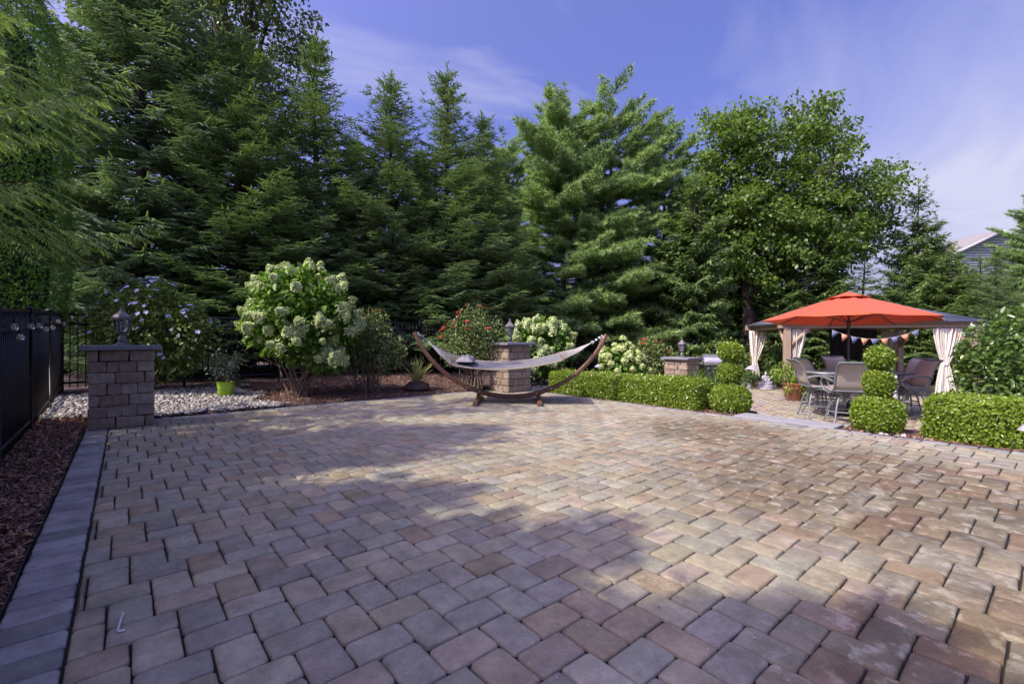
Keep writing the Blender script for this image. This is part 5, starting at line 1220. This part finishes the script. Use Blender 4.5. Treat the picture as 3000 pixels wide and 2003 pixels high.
bu = empty('bunting', gl(1.05, -0.10, ZB - 0.02), GRZ); tag(bu, 'string of orange striped and blue starred pennants under the gazebo beam', 'bunting')
span = 1.95; cat_ = lambda t: -0.03 - 0.24 * 4 * t * (1 - t)
mb = MB(); mb.tube([(span * k / 24, 0, cat_(k / 24)) for k in range(25)], 0.005, 5); mb.build('string', M_ROPE, bu)
for k in range(9):
    t = (k + 0.35) / 8.7; x = span * t; z = cat_(t); sl_ = (cat_(t + .01) - cat_(t - .01)) / (0.02 * span)
    mb = MB(); w = 0.088; mb.add([(-w, -0.0, 0), (w, 0, 0), (0.0, 0.012, -0.205), (-w, 0.004, 0), (w, 0.004, 0), (0.0, 0.016, -0.205)], [(0, 2, 1), (3, 4, 5), (0, 1, 4, 3), (1, 2, 5, 4), (2, 0, 3, 5)])
    mb.build('pennant', M_FB if k % 2 == 0 else M_FO, bu, smooth=False, loc=(x, -0.002, z), rot=(0, -math.atan(sl_), 0))

# ------------------------------------------------------------------ red umbrella
def clothmat(name, col, tcol, tr):
    m, N, L, B = nm(name); B.inputs['Base Color'].default_value = (*col, 1); B.inputs['Roughness'].default_value = 0.75; B.inputs['Sheen Weight'].default_value = 0.25
    t = N.new('ShaderNodeBsdfTranslucent'); t.inputs[0].default_value = (*tcol, 1); ms = N.new('ShaderNodeMixShader'); ms.inputs[0].default_value = tr
    no = N.new('ShaderNodeTexNoise'); no.inputs['Scale'].default_value = 420; b_ = N.new('ShaderNodeBump'); b_.inputs['Strength'].default_value = 0.12; b_.inputs['Distance'].default_value = 0.003
    L.new(no.outputs[0], b_.inputs['Height']); L.new(b_.outputs[0], B.inputs['Normal'])
    L.new(B.outputs[0], ms.inputs[1]); L.new(t.outputs[0], ms.inputs[2]); L.new(ms.outputs[0], N['Material Output'].inputs[0]); return m
M_RED = clothmat('umbrella_cloth', (0.60, 0.125, 0.042), (0.85, 0.18, 0.01), 0.33)
M_POLE = simple('umbrella_pole', (0.10, 0.10, 0.11), 0.4, metal=0.6)
uc = cf(6.95, 9.55, ZL); um = empty('patio_umbrella', uc, -TH); tag(um, 'open red patio umbrella through the table', 'umbrella')
RU, ZT, ZR = 1.60, 2.50, 1.94
tilt = Matrix.Rotation(R(-2.0), 3, 'X') @ Matrix.Rotation(R(1.6), 3, 'Y')
ph0 = -math.pi / 2 - math.pi / 8
def rimp(k, f=1.0, dz=0.0):
    a = ph0 + k * math.pi / 4; return Vector((f * RU * math.cos(a), f * RU * math.sin(a), ZT - 0.02 + (ZR - ZT + 0.02) * (f ** 1.12) + dz))
def uz(v_): return tilt @ (v_ - Vector((0, 0, 2.2))) + Vector((0, 0, 2.2))
for k in range(8):
    V = []; m = 10
    for i in range(m + 1):
        f = 0.055 + (1 - 0.055) * i / m
        for j in range(m + 1):
            t = j / m; q_ = rimp(k, f).lerp(rimp(k + 1, f), t); sag = 4 * t * (1 - t); q_ -= Vector((0, 0, 0.030 * sag * math.sin(math.pi * min(1, f * 0.9)))); q_ -= Vector((q_.x, q_.y, 0)) * (0.045 * sag * f ** 3); q_.z += 0.007 * math.sin(i * 1.3 + k) * math.sin(j * 1.1 + 2 * k) * (0 if j in (0, m) else 1); V.append(tuple(uz(q_)))
    F = [(i * (m + 1) + j, (i + 1) * (m + 1) + j, (i + 1) * (m + 1) + j + 1, i * (m + 1) + j + 1) for i in range(m) for j in range(m)]
    mb = MB(); mb.add(V, F); o_ = mb.build('canopy_panel', M_RED, um, sharp=180); s_ = o_.modifiers.new('thickness', 'SOLIDIFY'); s_.thickness = 0.003
for k in range(8):
    mb = MB(); mb.tube([uz(rimp(k, 0.03, -0.02)), uz(rimp(k, 0.5, -0.022)), uz(rimp(k, 0.985, -0.018))], 0.011, 6); rb_ = mb.build('rib', M_POLE, um)
    hubp = uz(Vector((0, 0, 1.86))); mb = MB(); mb.tube([Vector((0, 0, 1.90)), uz(rimp(k, 0.52, -0.028))], 0.008, 5); mb.build('strut', M_POLE, rb_)
V = []; 
for (f, dz) in ((0.02, 0.045), (0.16, 0.018), (0.235, 0.014)):
    for k in range(16): 
        a = ph0 + k * math.pi / 8; V.append(tuple(uz(Vector((f * RU * math.cos(a), f * RU * math.sin(a), ZT + (ZR - ZT) * (f ** 1.12) + dz + (0.014 if (f > .2 and k % 2) else 0))))))
F = [(i * 16 + k, (i + 1) * 16 + k, (i + 1) * 16 + (k + 1) % 16, i * 16 + (k + 1) % 16) for i in range(2) for k in range(16)] + [tuple(range(16))]
mb = MB(); mb.add(V, F); o_ = mb.build('vent_cap', M_RED, um, sharp=60); s_ = o_.modifiers.new('thickness', 'SOLIDIFY'); s_.thickness = 0.004
mb = MB(); mb.tube([(0, 0, 0.03), (0, 0, 1.9), (0.0, 0, 2.46)], 0.0205, 12); mb.build('pole', M_POLE, um)
mb = MB(); mb.lathe([(0.034, 1.80), (0.04, 1.84), (0.04, 1.9), (0.03, 1.95)], 12); mb.build('hub', M_POLE, um)
mb = MB(); mb.lathe([(0.034, 0.905), (0.040, 0.915), (0.042, 0.99), (0.036, 1.02), (0.022, 1.03)], 12); mb.build('collar', M_BLACK, um)
mb = MB(); mb.lathe([(0.26, 0.0), (0.26, 0.03), (0.22, 0.05), (0.05, 0.075), (0.035, 0.24), (0.022, 0.25)], 20); mb.build('base', M_BLACK, um)

# ------------------------------------------------------------------ table and chairs
M_FRAME = simple('grey_green_aluminium', (0.20, 0.225, 0.22), 0.42, metal=0.25, var=0.1, scale=10)
M_SLING = clothmat('tan_sling', (0.50, 0.455, 0.36), (0.42, 0.36, 0.28), 0.22)
M_TGLASS = simple('frosted_table_glass', (0.22, 0.27, 0.27), 0.15, var=0.05)
tb = empty('patio_table', uc, -TH); tag(tb, 'tall oval glass topped patio table under the umbrella', 'table')
def oval(a, b, z, n=40): return [(a * math.copysign(abs(math.cos(t)) ** 0.7, math.cos(t)), b * math.copysign(abs(math.sin(t)) ** 0.7, math.sin(t)), z) for t in np.linspace(0, 2 * math.pi, n, endpoint=False)]
ov = oval(0.92, 0.56, 0.888) ; ov2 = oval(0.92, 0.56, 0.898); n = len(ov)
mb = MB(); mb.add(ov + ov2, [tuple(range(n))[::-1], tuple(range(n, 2 * n))] + [(i, (i + 1) % n, n + (i + 1) % n, n + i) for i in range(n)]); mb.build('table_top', M_TGLASS, tb, sharp=40)
rim = oval(0.945, 0.585, 0.885); mb = MB(); mb.tube(rim + rim[:1], 0.022, 8, caps=False); mb.build('rim', M_FRAME, tb)
for sx in (-1, 1):
    for sy in (-1, 1):
        mb = MB(); mb.tube([(sx * 0.74, sy * 0.40, 0.875), (sx * 0.60, sy * 0.32, 0.55), (sx * 0.60, sy * 0.32, 0.3), (sx * 0.72, sy * 0.40, 0.0)], 0.020, 8); mb.build('leg', M_FRAME, tb)
mb = MB(); rg = oval(0.61, 0.33, 0.36, 24); mb.tube(rg + rg[:1], 0.012, 6, caps=False); mb.build('brace', M_FRAME, tb)
def chair(label, loc, rz):
    o = empty('swivel_chair', loc, rz); tag(o, label, 'chair', 'tall sling chairs round the table')
    # local: the sitter looks along +x
    for sy in (-1, 1):
        side = [(0.26, sy * 0.245, 0.66), (0.20, sy * 0.245, 0.645), (0.0, sy * 0.245, 0.615), (-0.16, sy * 0.245, 0.61), (-0.22, sy * 0.245, 0.65), (-0.26, sy * 0.245, 0.78), (-0.31, sy * 0.245, 0.95), (-0.39, sy * 0.245, 1.09), (-0.46, sy * 0.245, 1.14)]
        mb = MB(); mb.tube(side, 0.016, 8); mb.build('side_rail', M_FRAME, o)
        arm = [(-0.27, sy * 0.275, 0.80), (-0.15, sy * 0.30, 0.835), (0.05, sy * 0.305, 0.845), (0.20, sy * 0.30, 0.825), (0.275, sy * 0.29, 0.76), (0.27, sy * 0.28, 0.68), (0.18, sy * 0.27, 0.60), (0.02, sy * 0.25, 0.575), (-0.12, sy * 0.22, 0.575)]
        mb = MB(); mb.tube(arm, [0.017, 0.021, 0.022, 0.021, 0.018, 0.017, 0.016, 0.015, 0.014], 8); mb.build('armrest', M_FRAME, o)
    def sling(pts, nm_):
        V = []; m = 8
        for (x, z) in pts:
            for j in range(m + 1):
                y = -0.24 + 0.48 * j / m; V.append((x, y, z - 0.018 * (1 - (y / .24) ** 2)))
        F = [(i * (m + 1) + j, (i + 1) * (m + 1) + j, (i + 1) * (m + 1) + j + 1, i * (m + 1) + j + 1) for i in range(len(pts) - 1) for j in range(m)]
        mb = MB(); mb.add(V, F); q_ = mb.build(nm_, M_SLING, o, sharp=180); s_ = q_.modifiers.new('thickness', 'SOLIDIFY'); s_.thickness = 0.006
    sling([(0.255, 0.672), (0.20, 0.658), (0.0, 0.628), (-0.14, 0.622)], 'seat'); sling([(-0.19, 0.645), (-0.235, 0.72), (-0.27, 0.82), (-0.315, 0.955), (-0.385, 1.08), (-0.45, 1.138)], 'backrest')
    for (x, z) in ((-0.46, 1.145), (0.26, 0.662), (-0.20, 0.618)):
        mb = MB(); mb.tube([(x, -0.25, z), (x, 0.25, z)], 0.016, 8); mb.build('cross_bar', M_FRAME, o)
    mb = MB(); mb.lathe([(0.10, 0.555), (0.10, 0.575), (0.05, 0.585)], 12); mb.lathe([(0.032, 0.36), (0.032, 0.56)], 10); mb.build('swivel', M_FRAME, o)
    for k in range(4):
        a = math.pi / 4 + k * math.pi / 2; c_, s_ = math.cos(a), math.sin(a)
        mb = MB(); mb.tube([(c_ * 0.03, s_ * 0.03, 0.47), (c_ * 0.13, s_ * 0.13, 0.50), (c_ * 0.22, s_ * 0.22, 0.45), (c_ * 0.27, s_ * 0.27, 0.32), (c_ * 0.30, s_ * 0.30, 0.16), (c_ * 0.36, s_ * 0.36, 0.0)], 0.0155, 7); mb.build('leg', M_FRAME, o)
    mb = MB(); mb.tube([(0.283 * math.cos(t), 0.283 * math.sin(t), 0.235) for t in np.linspace(0, 6.283, 25)], 0.012, 7, caps=False); mb.build('foot_ring', M_FRAME, o)
def ch(px, d, face, label): p = at(px, HOR, d); chair(label, (p.x, p.y, ZL), -TH + R(face))
ch(2392, 9.35, -12, 'near left sling chair, side on to the camera')
ch(2474, 8.55, 74, 'sling chair with its back to the camera before the umbrella pole')
ch(2408, 10.1, -5, 'far left sling chair, half hidden behind the near left one')
ch(2478, 10.75, -90, 'sling chair facing the camera across the table')
ch(2658, 9.25, 172, 'near right sling chair with its curved back turned right')
ch(2640, 9.95, 178, 'far right sling chair behind the near right one')

# ------------------------------------------------------------------ pots, statue, lamps, grill
M_TERRA = simple('terracotta', (0.40, 0.185, 0.095), 0.75, var=0.14, scale=8, bump=0.2, bscale=30)
M_WPOT = simple('white_pot', (0.66, 0.66, 0.68), 0.5, var=0.05)
M_STATUE = simple('cast_stone', (0.42, 0.42, 0.45), 0.85, var=0.18, scale=14, bump=0.4, bscale=50)
def potted(name, label, loc, prof, pm, blobs, nl, ll, lw, lm, seed, grp=None, n=22, cat='potted plant'):
    o = bush(name, loc, blobs, nl, ll, lw, lm, seed, label, cat, stems=8, stemr=0.005, base=0.04, rz=-TH, group=grp, hang=0.45)
    mb = MB(); mb.lathe(prof, n, capt=False); mb.build('pot', pm, o); mb = MB(); mb.lathe([(0.001, prof[-1][1] - 0.03), (prof[-1][0] * 0.92, prof[-1][1] - 0.035)], 16, capb=False, capt=False); mb.build('soil', M_SOIL2, o); return o
wp = [(0.075, 0), (0.078, 0.004), (0.098, 0.15), (0.105, 0.152), (0.105, 0.175), (0.097, 0.175)]
p = gnd(2196, 1136, ZL); potted('potted_fern', 'white pot of dark fern just left of the statue', p, wp, M_WPOT, [((0, 0, 0.36), (0.26, 0.26, 0.2))], 500, 0.12, 0.03, LM_FERN, 401, 'white fern pots')
p = gnd(2182, 1133, ZL); potted('potted_fern', 'white pot half hidden behind the left white pot', p + gy * 0.15, wp, M_WPOT, [((0, 0, 0.36), (0.24, 0.24, 0.2))], 420, 0.12, 0.03, LM_FERN, 402, 'white fern pots')
p = gnd(2264, 1138, ZL); potted('potted_fern', 'white pot of dark fern just right of the statue', p, wp, M_WPOT, [((0, 0, 0.36), (0.28, 0.26, 0.2))], 520, 0.12, 0.03, LM_FERN, 403, 'white fern pots')
tp_ = [(0.15, 0), (0.155, 0.005), (0.225, 0.30), (0.235, 0.31), (0.235, 0.335), (0.225, 0.34), (0.24, 0.40), (0.255, 0.41), (0.255, 0.455), (0.235, 0.455)]
p = gnd(2323, 1172, ZL); potted('potted_plant', 'terracotta pot with trailing green plant behind the left chair', p, tp_, M_TERRA, [((-0.15, 0, 0.72), (0.36, 0.3, 0.28)), ((0.18, -0.1, 0.42), (0.22, 0.2, 0.34)), ((-0.16, -0.12, 0.40), (0.14, 0.12, 0.2))], 1300, 0.085, 0.03, LM_BOX, 404)
p = gnd(2290, 1136, ZL); p = p + gy * 0.3
fe = bush('fern_stand', p, [((0, 0, 0.95), (0.42, 0.38, 0.34)), ((0, 0, 0.62), (0.45, 0.4, 0.25))], 1400, 0.20, 0.04, LM_FERN, 405, 'large drooping fern on a dark stand right of the statue', 'fern', stems=14, rz=-TH, hang=0.9)
mb = MB(); mb.lathe([(0.10, 0.58), (0.14, 0.76), (0.13, 0.76)], 16, capt=False); mb.build('pot', M_BLACK, fe)
for k in range(3):
    a = k * 2.094; mb = MB(); mb.tube([(0.11 * math.cos(a), 0.11 * math.sin(a), 0.6), (0.19 * math.cos(a), 0.19 * math.sin(a), 0)], 0.011, 6); mb.build('leg', M_BLACK, fe)
p = gnd(2168, 1132, ZL); p = p + gy * 0.45
bush('banana_plant', p, [((0, 0, 0.55), (0.35, 0.3, 0.45)), ((-.15, 0, 0.85), (0.3, 0.3, 0.28))], 160, 0.36, 0.11, LM_FERN, 406, 'broad leaved dark plant left of the statue', 'plant', stems=7, rz=-TH, hang=0.5)

# seated stone figure on its round tiered base: one carved body on two turned tiers
p = gnd(2243, 1140, ZL)
so = empty('garden_statue', p, -TH + 0.15); tag(so, 'grey stone seated garden figure on a tiered base', 'statue')
for i, prof in enumerate(([(0.20, 0), (0.225, 0.015), (0.225, 0.05), (0.20, 0.065), (0.195, 0.075)], [(0.185, 0.07), (0.215, 0.085), (0.215, 0.115), (0.19, 0.13)], [(0.15, 0.125), (0.19, 0.145), (0.185, 0.17), (0.15, 0.18)])):
    mb = MB(); mb.lathe(prof, 28); mb.build('base_tier', M_STATUE, so)
def skin(name, verts, edges, mat, parent, root=0, sub=2):
    me = bpy.data.meshes.new(name); me.from_pydata([v_[:3] for v_ in verts], edges, []); ob = inst(name, me, parent); me.materials.append(mat)
    sk = ob.modifiers.new('skin', 'SKIN'); sk.use_smooth_shade = True; sk.use_x_symmetry = False
    for i, v_ in enumerate(verts): me.skin_vertices[0].data[i].radius = (v_[3], v_[4] if len(v_) > 4 else v_[3]); me.skin_vertices[0].data[i].use_root = (i == root)
    sb_ = ob.modifiers.new('smooth', 'SUBSURF'); sb_.levels = sub; sb_.render_levels = sub; return ob
sv = [(0, 0.02, 0.235, 0.085, 0.075), (0, 0.02, 0.30, 0.078, 0.06), (0, 0.015, 0.37, 0.082, 0.055), (0, 0.012, 0.415, 0.05, 0.04), (0, 0.0, 0.435, 0.026), (0, -0.005, 0.46, 0.036), (0, -0.008, 0.495, 0.044), (0, -0.004, 0.53, 0.030), (0, 0.0, 0.555, 0.016),
      (-0.085, 0.012, 0.405, 0.034), (-0.115, 0.0, 0.33, 0.032), (-0.075, -0.07, 0.275, 0.027), (-0.015, -0.10, 0.268, 0.024), (0.085, 0.012, 0.405, 0.034), (0.115, 0.0, 0.33, 0.032), (0.075, -0.07, 0.28, 0.027), (0.018, -0.105, 0.272, 0.024),
      (-0.095, -0.02, 0.215, 0.052), (-0.155, -0.075, 0.205, 0.042), (-0.06, -0.125, 0.20, 0.036), (0.03, -0.13, 0.20, 0.03), (0.095, -0.02, 0.215, 0.052), (0.155, -0.075, 0.205, 0.042), (0.07, -0.145, 0.205, 0.036), (-0.02, -0.155, 0.215, 0.026)]
se = [(0, 1), (1, 2), (2, 3), (3, 4), (4, 5), (5, 6), (6, 7), (7, 8), (2, 9), (9, 10), (10, 11), (11, 12), (2, 13), (13, 14), (14, 15), (15, 16), (0, 17), (17, 18), (18, 19), (19, 20), (0, 21), (21, 22), (22, 23), (23, 24)]
skin('figure', sv, se, M_STATUE, so)
p = gnd(2140, 1128, ZL)
mb = MB(); V = ICO2_V * np.array([0.32, 0.2, 0.11]) * (1 + 0.2 * noise3(ICO2_V, 4, 9))[:, None]; mb.add(V, ICO2_F.tolist())
ro_ = mb.build('rock', M_STATUE, loc=p + Vector((0, 0, 0.06)), rot=(0, 0, -TH), sharp=30); tag(ro_, 'pale grey rock on the lower patio left of the white pots', 'rock')

M_LAMPW = simple('weathered_copper', (0.45, 0.45, 0.50), 0.45, metal=0.3)
def pathlight(label, top, zb, rad=0.095, hgt=0.075, n=16):
    o = empty('path_light', (top.x, top.y, zb)); tag(o, label, 'path light', 'garden path lights'); h = top.z - zb
    mb = MB(); mb.lathe([(rad, h - hgt), (rad * 1.02, h - hgt + 0.004), (rad * 0.45, h - 0.028), (rad * 0.2, h - 0.014), (0.012, h - 0.010), (0.012, h + 0.004), (0.004, h + 0.012)], n); mb.build('hat', M_LAMPW, o, sharp=30)
    mb = MB(); mb.tube([(0, 0, -0.03), (0, 0, h - hgt - 0.02)], 0.011, 8); mb.build('stake', M_BLACK, o)
    mb = MB(); mb.lathe([(0.026, h - hgt - 0.045), (0.03, h - hgt - 0.02), (0.03, h - hgt + 0.01)], 12); mb.build('lens', M_BULB, o)
pathlight('path light with conical hat at the left end of the stone step', at(2189, 1143, 8.35), -0.36)
pathlight('path light with conical hat under the right arm of the hammock stand', at(1752, 1066, 12.2), -0.1, 0.10, 0.075)
pathlight('path light with conical hat before the hedge at the right edge', at(3014, 1236, 4.80), -0.05, 0.085, 0.09)
pathlight('large faceted garden lamp left of the statue', at(2203, 1069, 14.3), ZL, 0.20, 0.13, 8)

M_GSTEEL = simple('grill_steel', (0.42, 0.42, 0.44), 0.35, metal=0.7)
p = at(2092, 1100, 13.4); gr = empty('gas_grill', (p.x, p.y, ZL), -TH - 0.3); tag(gr, 'black gas grill with grey lid behind the left topiary', 'grill')
mb = MB(); mb.box((0, 0, 0.42), (0.62, 0.48, 0.74), ch=0.012); mb.build('cabinet', M_BLACK, gr)
mb = MB(); mb.box((0, 0, 0.81), (1.15, 0.5, 0.035), ch=0.008); mb.build('shelf', M_BLACK, gr)
V = []; prof = [(-0.25, 0.83), (-0.26, 0.92), (-0.20, 1.04), (-0.05, 1.12), (0.12, 1.13), (0.24, 1.05), (0.25, 0.83)]
for x in (-0.31, 0.31): V += [(x, y, z) for y, z in prof]
m = len(prof); mb = MB(); mb.add(V, [tuple(range(m)), tuple(range(2 * m - 1, m - 1, -1))] + [(i, m + i, m + (i + 1) % m, (i + 1) % m) for i in range(m)]); lid = mb.build('lid', M_GSTEEL, gr, sharp=25)
mb = MB(); mb.tube([(-0.22, -0.27, 0.95), (-0.22, -0.32, 0.95), (0.22, -0.32, 0.95), (0.22, -0.27, 0.95)], 0.012, 8); mb.build('handle', M_STEEL, lid)
for k in range(3):
    mb = MB(); mb.tube([(-0.18 + 0.18 * k, -0.24, 0.74), (-0.18 + 0.18 * k, -0.275, 0.74)], 0.025, 12); mb.build('knob', M_GSTEEL, gr)
for sx in (-1, 1):
    for sy in (-1, 1):
        mb = MB(); mb.tube([(sx * 0.27, sy * 0.16 - 0.015, 0.03), (sx * 0.27, sy * 0.16 + 0.015, 0.03)], 0.03, 12); mb.build('wheel', M_BLACK, gr)

# orange lantern and white ornament inside the gazebo, wooden planter box
M_ORNG = simple('orange_glaze', (0.75, 0.10, 0.015), 0.35)
p = gl(GW - 0.85, 2.2, 0)
st_ = empty('side_table', p, GRZ); tag(st_, 'small dark side table inside the gazebo behind the right chairs', 'table')
mb = MB(); mb.lathe([(0.25, 0.50), (0.255, 0.515), (0.25, 0.53)], 20); mb.build('top', M_BLACK, st_)
for k in range(3):
    a = k * 2.094; mb = MB(); mb.tube([(0.18 * math.cos(a), 0.18 * math.sin(a), 0.5), (0.22 * math.cos(a), 0.22 * math.sin(a), 0)], 0.013, 6); mb.build('leg', M_BLACK, st_)
mb = MB(); mb.lathe([(0.05, 0), (0.10, 0.03), (0.12, 0.10), (0.09, 0.17), (0.05, 0.20), (0.055, 0.22)], 18); tag(mb.build('orange_vase', M_ORNG, loc=gl(GW - 1.02, 2.15, 0.531)), 'bright orange vase glimpsed between topiary and chairs', 'vase')
p = at(2622, 1125, 11.6); on = empty('garden_ornament', (p.x, p.y, ZL), -TH); tag(on, 'white garden ornament between the right topiary and the chairs', 'ornament')
mb = MB(); mb.lathe([(0.10, 0), (0.10, 0.03), (0.05, 0.06), (0.045, 0.30), (0.09, 0.36), (0.085, 0.40)], 16); mb.build('pedestal', M_WPOT, on)
mb = MB(); mb.lathe([(0.04, 0.40), (0.085, 0.45), (0.095, 0.52), (0.07, 0.60), (0.035, 0.64), (0.05, 0.67), (0.055, 0.71), (0.03, 0.755), (0.004, 0.77)], 18); mb.build('figure', M_WPOT, on)
p = at(2835, 1160, 8.6); pl = empty('planter_box', (p.x, p.y, ZL), -TH); tag(pl, 'weathered wooden planter of moss below the right curtain', 'planter')
for k in range(3):
    mb = MB(); mb.box((0, 0, 0.06 + k * 0.115), (0.75, 0.36, 0.11), ch=0.006); mb.build('board', M_CEDAR, pl)
inst('moss', shell(ball((0, 0, 0.35), (0.40, 0.2, 0.10), 0.1, 5), 3200, 411, 0.03, 0.018, LM_GOLD, jit=0.7, depth=0.01), pl)

# ------------------------------------------------------------------ hex key on the pavers, fallen leaves
p0, p1, p2 = gnd(360.5, 1795, 0.008), gnd(343.5, 1850, 0.008), gnd(366, 1843.5, 0.008)
hk = MB(); hk.tube([p0, p1.lerp(p0, 0.12), p1.lerp(p0, 0.03) + (p2 - p1) * 0.05, p1.lerp(p2, 0.25), p2], 0.0045, 6); tag(hk.build('hex_key', simple('zinc', (0.62, 0.63, 0.68), 0.35, metal=0.2, var=0.05)), 'small steel hex key lying on the pavers at lower left', 'hex key')
M_DRY = leafmat('dry_leaf', (0.20, 0.13, 0.05), (0.45, 0.36, 0.12), 0.7, 0.1)
for k, (px, py, z, lab) in enumerate(((80, 1567, 0.03, 'pale dry leaf on the left mulch strip'), (42, 1313, 0.06, 'light green leaf at the foot of the left fence'), (925, 1195, 0.0, 'dry leaf at the patio edge below the hydrangea'), (1005, 1172, 0.03, 'yellow dry leaf in the mulch below the hydrangea'))):
    p = gnd(px, py, z); n = 5; r = np.random.default_rng(500 + k); A = unit(r.normal(size=(n, 3)) * np.array([1, 1, .15])); me = fol('leaf_blades', np.tile([0, 0, 0.012], (n, 1)) + r.normal(size=(n, 3)) * 0.008, A, unit(r.normal(size=(n, 3)) * .25 + np.array([0, 0, 1.0])), s3(np.full(n, 0.05), np.full(n, 0.03)), r.normal(.5, .2, n), LEAF6, LEAF6_F, M_DRY if k != 1 else LM_HYD)
    tag(inst('fallen_leaf', me, None, p), lab, 'leaf', 'fallen leaves')
